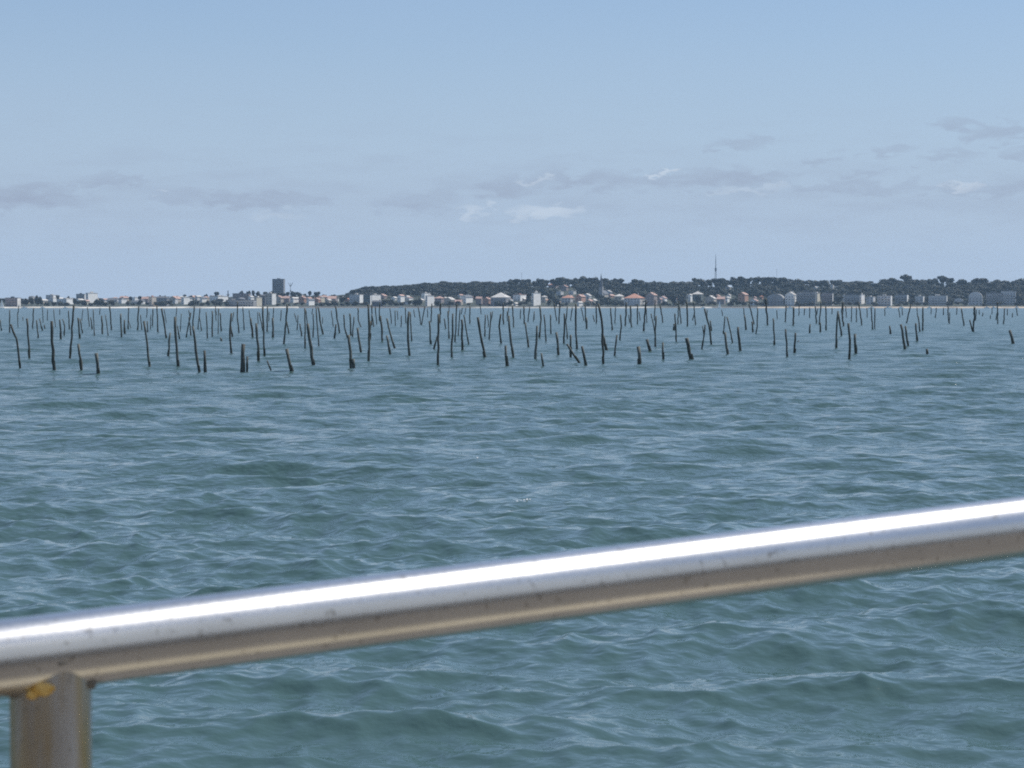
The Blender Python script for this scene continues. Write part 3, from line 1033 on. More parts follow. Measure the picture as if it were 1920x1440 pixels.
CROWNS = {}
for kind, cnt in (('pine', 4), ('round', 4), ('tall', 2)):
    for i in range(cnt):
        V, T = crown_mesh(50 + i * 7 + len(kind), kind)
        o = np_mesh('crown', V, T, 'leaf')
        col.objects.unlink(o)
        tv, tf = tube([(0, 0, -.06), (.01, 0, .2), (-.01, .01, .45), (0, 0, .66)], [.032, .026, .02, .012], 6)
        lv, lf = [], []
        rr_ = random.Random(i)
        for _ in range(4):
            a = rr_.uniform(0, 6.28)
            p, q_ = tube([(0, 0, .42), (.12 * math.cos(a), .12 * math.sin(a), .56), (.24 * math.cos(a), .24 * math.sin(a), .66)], [.013, .01, .006], 5)
            lv, lf = join((lv, lf), (p, q_))
        tv, tf = join((tv, tf), (lv, lf))
        t = mesh_obj('trunk', tv, tf, 'bark', link=False)
        CROWNS.setdefault(kind, []).append((o.data, t.data, V, T))


def plant(px, ytop, wpx, y, kind, label, group):
    z0 = ground(px, y)
    k = y / F
    h = EYE + ray(px, ytop).z / ray(px, ytop).y * y - z0
    if h < 3:
        h = 3.0
    e = empty('pine_tree' if kind == 'pine' else ('cypress_tree' if kind == 'tall' else 'broadleaf_tree'), ((px - 960) * k, y, z0), rnd.uniform(0, 6.28))
    cm, tm, _, _ = rnd.choice(CROWNS[kind])
    wm = max(wpx * k, h * .35)
    s = (wm / 1.0 * 1.05, wm * 1.05, h)
    share('crown', cm, e, scale=s)
    share('trunk', tm, e, scale=(h, h, h))
    tag(e, label, 'tree', group)


SKY = [(655, 549), (664, 543), (674, 540), (682, 538), (690, 536.5), (700, 536), (712, 536), (722, 535), (735, 535), (748, 534.5), (762, 533.5), (776, 531.5), (790, 530.5),
       (798, 529.5), (811, 529), (822, 530), (833, 527), (845, 528), (860, 528.5), (875, 529), (893, 527), (907, 528), (920, 527.5), (932, 529), (946, 527.5),
       (956, 522), (968, 523), (980, 524), (992, 523), (1004, 526), (1014, 522), (1024, 525), (1036, 523), (1046, 520), (1058, 518.5), (1076, 517), (1094, 517), (1110, 519.5),
       (1121, 525), (1136, 521.5), (1146, 523), (1156, 520), (1164, 522), (1176, 531), (1191, 523), (1203, 525), (1214, 528), (1225, 524), (1238, 527),
       (1251, 530), (1263, 527), (1281, 527), (1293, 528), (1305, 521), (1318, 524), (1330, 524), (1340, 522), (1352, 521.5), (1364, 525), (1376, 518), (1390, 518), (1404, 520),
       (1417, 519), (1430, 520), (1442, 519), (1456, 519.5), (1470, 520), (1484, 522), (1498, 522), (1514, 523.5), (1530, 525), (1547, 525), (1566, 524.5), (1580, 527), (1596, 528),
       (1613, 525), (1626, 527), (1642, 530), (1656, 523), (1671, 521), (1684, 525), (1699, 514.5), (1712, 523), (1727, 524), (1741, 523), (1753, 520), (1765, 517),
       (1779, 520), (1792, 528), (1803, 523.5), (1816, 528), (1827, 519.5), (1840, 521.5), (1855, 530), (1868, 524), (1882, 526), (1897, 524), (1912, 521), (1928, 520)]
MARKS = [(655, 'the hill foot'), (978, 'the faint thin mast'), (1127, 'the church spire'), (1341, 'the tall radio mast'), (1456, 'the short faint mast'), (1920, 'the right picture edge')]
cnt = {}
for i, (px, ty_) in enumerate(SKY):
    prev = SKY[i - 1][0] if i else px - 12
    nxt = SKY[i + 1][0] if i + 1 < len(SKY) else px + 12
    w = min(24, max(12, (nxt - prev) * .75))
    mk = [mm for mm in MARKS if mm[0] <= px][-1][1]
    cnt[mk] = cnt.get(mk, 0) + 1
    peak = ty_ < min(SKY[max(0, i - 1)][1], SKY[min(len(SKY) - 1, i + 1)][1])
    look = 'tall pine standing out' if peak else 'dark pine crown'
    plant(px, ty_, w, 3085 + rnd.uniform(-25, 25), 'pine' if rnd.random() < .45 else 'round',
          f'{look} on the ridge, {ordinal(cnt[mk])} tree right of {mk}', 'pines along the ridge skyline')
BACK = [(109, 553, 7), (128, 553, 8), (245, 556, 8), (262, 555, 10), (300, 553, 9), (310, 552, 8), (346, 552, 8), (358, 552, 9), (387, 549, 9), (406, 547, 10), (428, 545.5, 5),
        (452, 543, 7), (467, 545, 8), (474, 544, 8), (485, 546, 10), (497, 547, 10), (508, 544, 12), (520, 548, 14), (532, 549, 10), (541, 547, 10), (552, 544.5, 12), (561, 546, 12),
        (571, 550, 10), (582, 545.5, 8), (594, 546.5, 12), (608, 552, 10), (626, 552, 10), (642, 553, 14)]
for i, (px, ty_, w) in enumerate(BACK):
    plant(px, ty_, w, 2960 + rnd.uniform(-15, 15) - (40 if 500 < px < 535 else 0), 'tall' if w < 6 else rnd.choice(['pine', 'round']),
          f'dark tree topping the roofs of the left town, {ordinal(i + 1)} from the left', 'trees above the left town roofs')
FRONT = [(42, 562, 10), (50, 556, 11), (60, 558, 12), (70, 553, 11), (77, 556, 10), (90, 566, 13), (102, 567, 13), (114, 566, 13), (124, 567, 10), (140, 559, 10), (149, 563, 13), (158, 562, 12),
         (170, 567, 10), (182, 558, 14), (191, 559, 12), (200, 566, 13), (212, 567, 13), (240, 562, 8), (250, 568, 12), (262, 562, 10), (275, 567, 10), (300, 567, 12), (310, 567, 12),
         (324, 570, 8), (357, 568, 12), (366, 566, 13), (379, 568, 12), (390, 563, 9), (403, 562, 14), (413, 560, 14), (423, 565, 10), (521, 568, 10), (533, 567, 10), (542, 568, 8),
         (556, 567, 10), (567, 567, 10), (593, 569, 10), (606, 566, 12), (618, 566, 12), (630, 566, 12), (641, 556, 15), (652, 567, 10), (664, 569, 10), (688, 564, 10), (722, 562, 12),
         (733, 560, 12), (743, 566, 10), (778, 560, 11), (787, 558, 10), (821, 568, 10), (839, 569, 10), (856, 570, 8), (878, 568, 9), (899, 569, 9), (916, 570, 8), (936, 569, 8),
         (976, 567, 11), (991, 556, 10), (1030, 561, 13), (1043, 557, 12), (1062, 566, 9), (1103, 568, 9), (1113, 565, 10), (1120, 564, 8), (1140, 558, 16), (1155, 562, 14), (1164, 564, 10),
         (1194, 569, 8), (1246, 563, 14), (1262, 553, 16), (1278, 553, 16), (1309, 553, 15), (1334, 565, 10), (1376, 559, 14), (1386, 564, 10), (1428, 565, 10), (1436, 560, 10), (1500, 569, 9),
         (1512, 568, 9), (1574, 555, 15), (1711, 558, 10), (1784, 562, 8), (1810, 560, 10), (1846, 561, 6), (1912, 552, 16)]
FM = [(0, 'the left sailing boat'), (170, 'the white stepped block'), (285, 'the narrow beige apartment house'), (423, 'the long white terrace'), (523, 'the grey tower block'), (703, 'the bright cream cube'),
      (805, 'the tall bright white villa'), (1005, 'the white tower house'), (1127, 'the church spire'), (1341, 'the tall radio mast'), (1618, 'the bright white stepped villa')]
r4 = random.Random(12)
for a, c in ((85, 135), (182, 220), (292, 320), (400, 425), (600, 690), (716, 786), (816, 870), (930, 992), (1026, 1060), (1100, 1170),
             (1236, 1344), (1366, 1440), (1492, 1608), (1636, 1648), (1680, 1722), (1732, 1744), (1776, 1818), (1842, 1852), (1872, 1882), (1904, 1930)):
    x = a + 3
    while x < c:
        FRONT.append((round(x, 1), r4.uniform(563, 569.5), r4.uniform(11, 15)))
        x += r4.uniform(10, 15)
FRONT.sort()
cnt = {}
for i, (px, ty_, w) in enumerate(FRONT):
    mk = [mm for mm in FM if mm[0] <= px][-1][1]
    cnt[mk] = cnt.get(mk, 0) + 1
    plant(px, ty_, w, 2652 + rnd.uniform(-3, 4), rnd.choice(['round', 'round', 'pine']),
          f'dark tree at the beach edge, {ordinal(cnt[mk])} right of {mk}', 'trees along the waterfront')

# the wood covering the hill, one mass
skx = np.array([a for a, _ in SKY])
sky_y = np.array([c for _, c in SKY])
rng = np.random.RandomState(21)
VV, TT, off = [], [], 0
made = 0
for _ in range(16000):
    px = rng.uniform(-900, 2800)
    y = rng.uniform(2672, 3120)
    if px < 640 and rng.rand() < .75:
        continue
    z0 = ground(px, y)
    k = y / F
    h = rng.uniform(6, 12) if y > 2750 else rng.uniform(5, 8)
    wm = rng.uniform(8.5, 14)
    yt = HOR - (z0 + h - EYE) / k
    yb = HOR - (z0 - EYE) / k
    lim = np.interp(px, skx, sky_y) + .6 if px >= 655 else (np.interp(px, [-900, 0, 200, 380, 655], [560, 559, 558, 554, 553]))
    if px > 1928:
        lim = 524 + 6 * math.sin(px * .05)
    if yt < lim:
        h -= (lim - yt) * k
        yt = lim
        if h < 4:
            continue
    bad = False
    for (a, c, t_, b_, hy) in HOUSE_BOXES:
        if y < hy + 9 and a - wm / k * .42 < px < c + wm / k * .42 and yt < b_ - 2 and yb > t_:
            bad = True
            break
        if abs(y - hy) < 11 and a < px < c:
            bad = True
            break
    if bad:
        continue
    kind = 'pine' if rng.rand() < .5 else 'round'
    _, _, V, T = CROWNS[kind][rng.randint(0, 4)]
    # the far crowns need fewer leaf clumps
    keep = rng.rand(len(T)) < .42
    T2 = T[keep]
    a = rng.uniform(0, 6.28)
    ca, sa = math.cos(a), math.sin(a)
    W = np.stack([(V[:, 0] * ca - V[:, 1] * sa) * wm, (V[:, 0] * sa + V[:, 1] * ca) * wm, (V[:, 2] - .12) * h * 1.1], 1)
    W += np.array([(px - 960) * k, y, z0])
    VV.append(W)
    TT.append(T2 + off)
    off += len(W)
    made += 1
    if made >= 3600:
        break
o = np_mesh('pine_wood', np.concatenate(VV), np.concatenate(TT), 'leaf')
tag(o, 'dark pine wood covering the slope behind the waterfront houses', 'wood', kind='stuff')
print('wood trees', made, 'tris', sum(len(t) for t in TT))


# ------------------------------------------------------------------ small boats near the far shore
def hull_mesh(Lh, Bm, Hh):
    st = [(-.5, .80, 0), (-.25, 1.0, 0), (.1, .95, .03), (.35, .6, .12), (.5, .04, .25)]
    V = []
    for (t, wd, up) in st:
        V += [(t * Lh, -Bm / 2 * wd, Hh * (1 + up)), (t * Lh, -Bm / 2 * wd * .7, -.15), (t * Lh, Bm / 2 * wd * .7, -.15), (t * Lh, Bm / 2 * wd, Hh * (1 + up))]
    Fc = [(0, 1, 2, 3)]
    for i in range(4):
        a = i * 4
        for q in range(3):
            Fc.append((a + q, a + q + 4, a + q + 5, a + q + 1))
        Fc.append((a + 3, a + 7, a + 4, a))
    Fc.append((19, 18, 17, 16))
    return V, Fc


def sailboat(px, yb, ytop, flip, desc):
    p = at_z(px, yb, 0)
    p = Vector(((px - 960) * 2560 / F, 2560, 0))
    top = EYE + ray(px, ytop).z / ray(px, ytop).y * 2560
    e = empty('sailing_boat', p, math.radians(180 + 50 if flip else 50))
    v, f = hull_mesh(6.0, 2.0, .7)
    mesh_obj('hull', v, f, 'hull', e)
    v, f = tube([(.4, 0, .4), (.4, 0, top)], [.06, .04], 6)
    mesh_obj('mast', v, f, 'steel', e)
    n = 8
    V = []
    for i in range(n + 1):
        t = i / n
        z = 1.1 + (top - 1.2) * t
        wd = 3.2 * (1 - t) ** .8
        for q in range(4):
            u = q / 3
            V.append((.33 - wd * u, .5 * math.sin(math.pi * u) * (1 - t) + .15 * u, z))
    Fc = [(i * 4 + q, i * 4 + q + 1, i * 4 + q + 5, i * 4 + q + 4) for i in range(n) for q in range(3)]
    V2 = [(a, b_ + .02, c) for a, b_, c in V]
    nn = len(V)
    Fc += [tuple(nn + i for i in reversed(q)) for q in Fc]
    mesh_obj('mainsail', V, Fc[:n * 3], 'sail', e)
    V = [(.5, 0.02, top * .92), (2.9, 0, .9), (.6, .45, 1.0), (1.2, .3, 2.2)]
    mesh_obj('jib', V, [(0, 2, 3), (3, 2, 1), (0, 3, 1)], 'sail', e)
    tag(e, desc, 'boat', 'sailing boats off the far shore')


sailboat(4, 578.5, 561.5, True, 'small boat with white sail at the left edge of the picture')
sailboat(1349, 578, 564.5, False, 'small boat with white sail off the shore below the tall mast')


def motorboat(px, L_, desc):
    yy = 2585.0
    e = empty('motor_boat', ((px - 960) * yy / F, yy, 0), rnd.uniform(-.5, .5))
    v, f = hull_mesh(L_, L_ * .34, .9)
    mesh_obj('hull', v, f, 'hull', e)
    v, f = box(-L_ * .18, L_ * .15, -L_ * .1, L_ * .1, .7, 1.9)
    v = [(x * (.8 if z > 1 else 1), y_ * (.9 if z > 1 else 1), z) for x, y_, z in v]
    mesh_obj('cabin', v, f, 'hull', e)
    tag(e, desc, 'boat', 'motor boats moored along the far shore')


for px, L_, ds in ((46, 7, 'white motor boat right of the left sailing boat'), (80, 5, 'small white motor boat before the dark hedge at far left'),
                   (123, 5, 'small white motor boat below the long low white building'), (753, 6, 'white motor boat left of the tall bright white villa'),
                   (806, 7, 'white motor boat directly below the tall bright white villa'), (1092, 6, 'white motor boat left of the church spire'),
                   (1318, 5, 'small white motor boat left of the sailing boat below the mast'), (1481, 9, 'large white motor boat below the white peaked building'),
                   (1634, 8, 'white motor boat on the beach below the bright stepped villa'), (1665, 8, 'white motor boat below the setback beach block'),
                   (1689, 6, 'white motor boat below the blue grey block'), (1742, 5, 'small white motor boat at the left foot of the striped block'),
                   (1850, 6, 'small white motor boat left of the long grey end block'), (1863, 7, 'white motor boat below the long grey end block'),
                   (1906, 5, 'small white motor boat nearest the right picture edge')):
    motorboat(px, L_, ds)

# ------------------------------------------------------------------ the stakes in the water
# (top x, top y, bottom x, bottom y, width) in photograph pixels, with optional middle points
ST = [
    (18, 581, 18, 623, 3), (21, 608, 38, 690, 5, (31, 636)), (1, 600, 3, 619, 3), (51, 597, 55, 671, 5), (63, 578, 61, 615, 3), (33, 590, 34, 613, 2), (43, 594, 43, 600, 2),
    (68, 600, 72, 633, 3.4), (74, 597, 80, 620, 3), (80, 578, 81, 604, 2), (83, 609, 85, 616, 3), (89, 580, 89, 600, 2), (98, 602, 102, 694, 7, (98, 640)), (100, 580, 104, 613, 2),
    (112, 599, 114, 635, 4), (118, 598, 120, 629, 3, (122, 612)), (138, 572, 131, 673, 5, (136, 600)), (129, 582, 130, 617, 2.5), (147, 645, 153, 696, 6), (147, 596, 150, 635, 4),
    (155, 580, 153, 600, 2), (150, 598, 155, 624, 3), (164, 576, 168, 612, 2.5), (170, 595, 173, 617, 3), (174, 580, 177, 629, 2.4), (191, 592, 192, 625, 4), (181, 662, 185, 702, 8),
    (197, 590, 203, 630, 2.4), (206, 574, 209, 618, 3.4), (226, 588, 228, 633, 4), (233, 600, 234, 625, 4.2), (242, 577, 240, 617, 2.8), (241, 600, 246, 615, 2), (260, 574, 258, 619, 3.4),
    (264, 590, 266, 618, 2.2), (270, 602, 281, 690, 5.5, (276, 645)), (276, 602, 277, 622, 3), (283, 590, 282, 617, 2), (287, 578, 286, 611, 2.6), (293, 572, 296, 622, 3.2),
    (303, 578, 312, 634, 4.2, (306, 597)), (308, 580, 312, 605, 2), (319, 624, 315, 668, 4.5), (331, 576, 330, 600, 2), (328, 594, 335, 691, 6.5, (329, 630)), (333, 611, 337, 636, 3),
    (340, 588, 338, 620, 2), (358, 586, 349, 632, 3.2), (354, 595, 358, 628, 3.2), (365, 575, 361, 616, 3.2), (362, 612, 374, 697, 6, (365, 640)), (375, 577, 371, 617, 2.4),
    (374, 595, 378, 620, 2.2), (384, 657, 385, 697, 6.5), (387, 585, 389, 634, 3), (397, 583, 398, 630, 3.4), (409, 578, 409, 625, 2.2), (413, 587, 415, 620, 3), (434, 587, 434, 662, 4.4, (431, 622)),
    (433, 612, 436, 631, 4), (413, 633, 416, 639, 4.5), (445, 565, 448, 623, 3.2, (445, 595)), (455, 576, 458, 618, 2.4), (467, 581, 469, 600, 2.2), (470, 597, 474, 633, 5),
    (483, 585, 484, 606, 2.2), (481, 606, 485, 677, 6.2), (486, 586, 493, 620, 2.8), (494, 575, 496, 667, 4.5, (495, 610)), (501, 574, 501, 622, 3.2), (513, 577, 512, 600, 2.4),
    (511, 596, 512, 633, 5), (539, 571, 532, 646, 4.4, (537, 605)), (538, 603, 542, 626, 3.4), (554, 592, 556, 603, 2), (559, 591, 557, 618, 2.4), (562, 607, 566, 630, 3.4),
    (571, 578, 572, 653, 3.6), (456, 645, 455, 697, 10), (464, 668, 463, 697, 5), (501, 676, 509, 696, 3.6), (537, 654, 548, 698, 8), (573, 580, 577, 612, 2.6), (577, 607, 588, 685, 7.5, (581, 635)),
    (588, 588, 587, 632, 3), (592, 575, 598, 648, 3, (594, 605)), (597, 576, 606, 627, 4, (600, 600)), (605, 594, 605, 606, 2), (621, 582, 625, 612, 2.4), (629, 573, 637, 624, 3.6, (632, 598)),
    (630, 608, 627, 634, 4), (645, 590, 652, 634, 3.4, (646, 612)), (653, 628, 659, 690, 7.5), (656, 588, 658, 628, 4), (664, 594, 661, 632, 3), (670, 615, 677, 661, 5.2),
    (671, 578, 677, 613, 3.2, (672, 600)), (691, 570, 691, 677, 5.2, (692, 620)), (697, 571, 697, 609, 3), (694, 602, 694, 637, 5.5), (697, 590, 701, 612, 3), (704, 574, 706, 607, 2.6),
    (712, 568, 711, 600, 3), (713, 592, 717, 641, 4.6, (715, 612)), (725, 597, 740, 652, 4.4, (728, 613)), (725, 629, 732, 665, 5.2), (731, 578, 734, 606, 2.4), (741, 582, 741, 610, 2.4),
    (753, 592, 752, 612, 2.4), (760, 577, 761, 605, 2.6), (767, 584, 768, 667, 5.5, (764, 622)), (769, 585, 772, 639, 3.2), (663, 673, 664, 690, 5.5),
    (784, 576, 789, 608, 2.6), (797, 574, 790, 609, 2.6), (810, 569, 808, 603, 3), (805, 602, 808, 645, 4.4), (826, 568, 825, 605, 3.8), (822, 589, 821, 684, 5.4, (822, 620)),
    (820, 630, 813, 655, 4), (833, 597, 836, 616, 3), (840, 583, 842, 634, 3.2), (849, 588, 847, 669, 4.6), (857, 569, 853, 641, 3.2), (863, 580, 859, 630, 2.6), (866, 599, 867, 658, 5),
    (870, 590, 879, 646, 3.2), (881, 573, 881, 606, 3), (896, 595, 909, 671, 6), (910, 590, 909, 631, 3), (914, 590, 916, 612, 2.4), (920, 585, 917, 636, 3.4, (920, 603)),
    (939, 589, 940, 644, 4.2, (936, 612)), (943, 568, 944, 607, 3.6), (948, 648, 951, 686, 6.5), (951, 583, 951, 601, 2), (954, 592, 963, 671, 5.2, (956, 630)),
    (961, 572, 963, 613, 3.4), (976, 580, 976, 597, 2.4), (982, 575, 983, 606, 3.4), (993, 575, 990, 603, 2.6), (985, 605, 991, 651, 4.2), (1002, 584, 1001, 598, 2.6),
    (1012, 573, 1011, 633, 4, (1014, 600)), (1007, 611, 1004, 674, 5.6), (1020, 590, 1024, 640, 3.2), (1032, 590, 1033, 627, 3.2), (1039, 568, 1044, 601, 2.8), (1050, 566, 1048, 606, 3.2),
    (1043, 623, 1047, 665, 5.5), (1058, 588, 1057, 645, 4), (1064, 573, 1064, 635, 3, (1061, 603)), (1073, 576, 1070, 600, 2.6), (1080, 570, 1082, 655, 4.4, (1079, 612)),
    (1070, 628, 1070, 670, 5.2), (1063, 645, 1088, 682, 5.5), (1015, 662, 1019, 688, 4.6), (1091, 649, 1099, 684, 6), (1090, 578, 1095, 600, 2.2), (1097, 571, 1098, 602, 3.4),
    (1099, 595, 1100, 616, 5.2), (1112, 590, 1115, 602, 2.4), (1118, 571, 1118, 606, 3), (1122, 570, 1131, 681, 5.4, (1129, 600), (1130, 640)), (1129, 625, 1138, 657, 6), (1145, 577, 1148, 618, 3.4),
    (1157, 628, 1152, 668, 4.4), (1154, 576, 1153, 606, 2.4), (1163, 590, 1162, 637, 3.2, (1165, 612)), (1175, 567, 1172, 610, 4), (1182, 573, 1184, 613, 3.8), (1179, 590, 1180, 604, 2.2), (1195, 571, 1195, 607, 3),
    (1198, 584, 1200, 600, 2.4), (1211, 563, 1207, 620, 4), (1212, 578, 1213, 604, 2.2), (1221, 588, 1228, 624, 2.8), (1228, 562, 1227, 600, 2.8), (1230, 592, 1229, 650, 4.2, (1228, 620)),
    (1238, 571, 1243, 604, 3), (1265, 588, 1268, 641, 3.4), (1264, 607, 1264, 619, 5), (1273, 565, 1271, 607, 3), (1274, 574, 1277, 606, 3), (1287, 566, 1289, 611, 3.8), (1300, 566, 1304, 608, 3),
    (1321, 579, 1334, 647, 4, (1329, 610)), (1317, 611, 1320, 627, 2.4), (1322, 609, 1316, 654, 3.4), (1332, 601, 1334, 620, 3.4), (1213, 636, 1220, 660, 6.5), (1197, 650, 1199, 683, 9), (1243, 642, 1244, 674, 5),
    (1287, 634, 1297, 674, 9), (1359, 593, 1356, 625, 3), (1363, 594, 1374, 643, 3.4), (1360, 623, 1365, 665, 5.6), (1384, 613, 1388, 658, 5.6), (1394, 577, 1396, 594, 2.4), (1396, 591, 1399, 618, 4),
    (1404, 570, 1414, 607, 3), (1410, 603, 1412, 622, 4), (1420, 577, 1417, 626, 3, (1420, 612)), (1436, 560, 1439, 609, 4.2), (1450, 597, 1452, 647, 4), (1474, 573, 1472, 603, 3.2),
    (1488, 576, 1487, 610, 4.2), (1473, 617, 1476, 669, 4.6), (1491, 624, 1490, 661, 5.4), (1509, 578, 1508, 590, 3.2), (1518, 576, 1518, 595, 2.4), (1519, 608, 1518, 624, 3.6), (1528, 574, 1531, 606, 3.4),
    (1540, 566, 1536, 608, 3.2), (1538, 605, 1538, 622, 3.6), (1548, 575, 1549, 618, 3.6), (1560, 577, 1560, 588, 2.4), (1571, 583, 1568, 653, 5, (1568, 610)), (1572, 588, 1578, 629, 4.2),
    (1581, 566, 1582, 611, 4, (1578, 584)), (1586, 574, 1587, 594, 2.4), (1590, 606, 1592, 673, 5.4, (1594, 638)), (1597, 575, 1596, 602, 2.6), (1606, 576, 1606, 603, 2.6), (1603, 626, 1605, 664, 6),
    (1610, 567, 1616, 609, 3.2), (1626, 577, 1626, 594, 2.2), (1634, 576, 1636, 617, 3), (1641, 578, 1640, 616, 3), (1659, 578, 1659, 591, 2.4), (1685, 578, 1687, 594, 2.4), (1692, 578, 1692, 590, 2.4),
    (1668, 611, 1670, 627, 4.2), (1708, 571, 1700, 605, 3.2), (1689, 608, 1697, 655, 5.6), (1698, 611, 1703, 649, 5), (1717, 606, 1720, 640, 4.4), (1721, 592, 1725, 621, 3.2), (1719, 576, 1720, 592, 2.2),
    (1738, 654, 1739, 666, 6), (1731, 576, 1730, 619, 4), (1746, 577, 1746, 588, 2.2), (1756, 577, 1754, 595, 2.6), (1769, 577, 1769, 590, 2.4), (1777, 574, 1780, 606, 3, (1777, 588)), (1794, 577, 1794, 589, 3),
    (1803, 578, 1808, 610, 3.4), (1818, 600, 1824, 621, 3.4), (1827, 576, 1825, 622, 4), (1831, 580, 1829, 600, 2.6), (1836, 581, 1836, 589, 2.6), (1843, 586, 1842, 592, 2.6), (1860, 577, 1860, 588, 2.4),
    (1870, 566, 1871, 606, 3.2), (1884, 578, 1882, 607, 3), (1889, 579, 1889, 590, 2.4), (1905, 577, 1908, 591, 3.4), (1893, 619, 1900, 644, 6), (1857, 591, 1857, 597, 2.2), (1899, 587, 1898, 594, 2.4),
]
r7 = random.Random(77)
for _ in range(36):
    x = r7.choice([r7.uniform(5, 1915), r7.uniform(5, 1000)])
    yb_ = r7.uniform(587, 602)
    ST.append((round(x + r7.uniform(-3, 3), 1), round(yb_ - r7.uniform(9, 20), 1), round(x, 1), round(yb_, 1), 2.2))
ROWS = [(676, 'nearest'), (655, 'second'), (640, 'third'), (627, 'fourth'), (617, 'fifth'), (608, 'sixth'), (600, 'seventh'), (0, 'farthest')]


def row_of(yb):
    for i, (a, nme) in enumerate(ROWS):
        if yb >= a:
            return i


by_row = {}
for s in ST:
    by_row.setdefault(row_of(s[3]), []).append(s)
for s_i, s in enumerate(ST):
    xt, yt, xb, yb, w = s[:5]
    base = at_z(xb, yb + 1, 0.0)
    D = base.y
    r = random.Random(s_i * 31 + 5)
    mids = list(s[5:])
    path = [(xb, yb)] + sorted(mids, key=lambda q: -q[1]) + [(xt, yt)]
    lean_y = r.uniform(-.12, .12)
    P = []
    for i, (px, py) in enumerate(path):
        q = at_y(px, py, D)
        if i == 0:
            q = Vector((base.x, D, 0))
        hz = q.z
        P.append(Vector((q.x - base.x, lean_y * hz, hz)))
    # extend below the surface along the first section
    d0 = (P[1] - P[0]).normalized()
    P = [P[0] - d0 * 1.1] + P
    # resample
    segs = []
    for i in range(len(P) - 1):
        n = max(2, int((P[i + 1] - P[i]).length / .35))
        for q in range(n):
            segs.append(P[i].lerp(P[i + 1], q / n))
    segs.append(P[-1])
    H = P[-1].z
    rad = max(.028, min(.14, w * .80 * D / F / 2))
    pts, rads = [], []
    for i, p in enumerate(segs):
        j = rad * .45
        if i not in (0, len(segs) - 1):
            p = p + Vector((r.uniform(-j, j), r.uniform(-j, j), 0))
        t = max(0.0, p.z) / max(H, .1)
        pts.append(p)
        rads.append(rad * (1.02 - .06 * t) * r.uniform(.88, 1.12))
    v, f = tube(pts, rads, 7)
    row = row_of(yb)
    lst = sorted(by_row[row], key=lambda q: (q[2], q[0]))
    idx = lst.index(s) + 1
    dx = (xt - xb) / max(8.0, yb - yt)
    hgt = yb - yt
    size = 'tall' if H > 2.2 else ('short' if H < 1.1 else 'medium')
    thick = 'thick' if rad > .085 else ('thin' if rad < .05 else '')
    lean = 'upright' if abs(dx) < .05 else ('leaning left' if dx < 0 else 'leaning right')
    if abs(dx) > .4:
        lean = 'steeply slanting'
    if mids and abs(dx) < .3:
        lean = 'crooked'
    words = ' '.join(q for q in (size, thick, lean) if q)
    o = mesh_obj('wooden_stake', v, f, 'wood', smooth=True)
    o.location = base
    tag(o, f'{words} stake, {ordinal(idx)} from left in the {ROWS[row][1]} row of stakes', 'stake', 'wooden stakes of the oyster beds')
    if yb >= 617:
        # weed and shell crust round the foot, wet and dark
        zt = min(H * .55, r.uniform(.25, .6))
        cp, cr = [], []
        d1 = (P[2] - P[1]).normalized()
        for q in range(6):
            t = q / 5
            p = P[1] + d1 * (-.5 + (zt + .5) * t)
            cp.append(p)
            cr.append(rad * (1.16 - .12 * t) * r.uniform(.94, 1.10))
        rr2 = random.Random(s_i)
        jit = {(i, k): rr2.uniform(.90, 1.16) for i in range(6) for k in range(8)}
        v, f = tube(cp, lambda i, k: cr[i] * jit[(i, k)], 8)
        mesh_obj('weed_crust', v, f, 'wet', o)

# floats
def ball_float(px, py, r_px, desc):
    p = at_z(px, py + r_px * .7, 0)
    rad = r_px * p.y / F
    bm = bmesh.new()
    bmesh.ops.create_uvsphere(bm, u_segments=16, v_segments=10, radius=rad)
    bmesh.ops.scale(bm, vec=(1, 1, .9), verts=bm.verts)
    me = bpy.data.meshes.new('mooring_float')
    bm.to_mesh(me)
    bm.free()
    me.materials.append(M['black'])
    for pl in me.polygons:
        pl.use_smooth = True
    o = bpy.data.objects.new('mooring_float', me)
    o.location = (p.x, p.y, rad * .55)
    col.objects.link(o)
    v, f = tube([(0, 0, rad * .8), (0, 0, rad * 1.15)], [rad * .22, rad * .22], 8)
    mesh_obj('eyelet', v, f, 'black', o)
    tag(o, desc, 'float')


ball_float(1497, 641, 2.7, 'small round black float beside an upright stake at right')

# ------------------------------------------------------------------ the boat we are on: railing, deck, added cabin walls
rail_pts = [at_y(0, 1235, 1.55), None, at_y(1920, 987, 2.00)]
rail_pts[1] = (rail_pts[0] + rail_pts[2]) / 2


def rail_at(t):
    # quadratic through t = 0, .5, 1
    a, b_, c = rail_pts
    return a * (2 * (t - .5) * (t - 1)) + b_ * (-4 * t * (t - 1)) + c * (2 * t * (t - .5))


RR = .0260
railing = empty('boat_railing', (0, 0, 0))
pts = [rail_at(-.9 + 2.8 * i / 90) for i in range(91)]
v, f = tube(pts, [RR] * 91, 64, cap=False)
hand = mesh_obj('handrail', v, f, 'rail', railing, smooth=True)
# post under the rail
pt = min((rail_at(-.1 + .4 * i / 200) for i in range(201)), key=lambda p: abs((p.x / p.y) * F + 960 - 96))
PR = .0276
DECK_Z = 1.35
# the post stands a few millimetres outboard of the rail's centre line
_sd = (rail_pts[2] - rail_pts[0]).normalized()
pt = pt + Vector((-_sd.y, _sd.x, 0)).normalized() * .0036
ptop = pt.z + .004
v, f = tube([(pt.x, pt.y, DECK_Z), (pt.x, pt.y, 1.7), (pt.x, pt.y, 2.0), (pt.x, pt.y, ptop)], [PR] * 4, 64, cap=False)
mesh_obj('post', v, f, 'post', railing, smooth=True)
v, f = tube([(pt.x, pt.y, DECK_Z + .002), (pt.x, pt.y, DECK_Z + .014)], [.055, .055], 32)
mesh_obj('post_flange', v, f, 'post', railing)
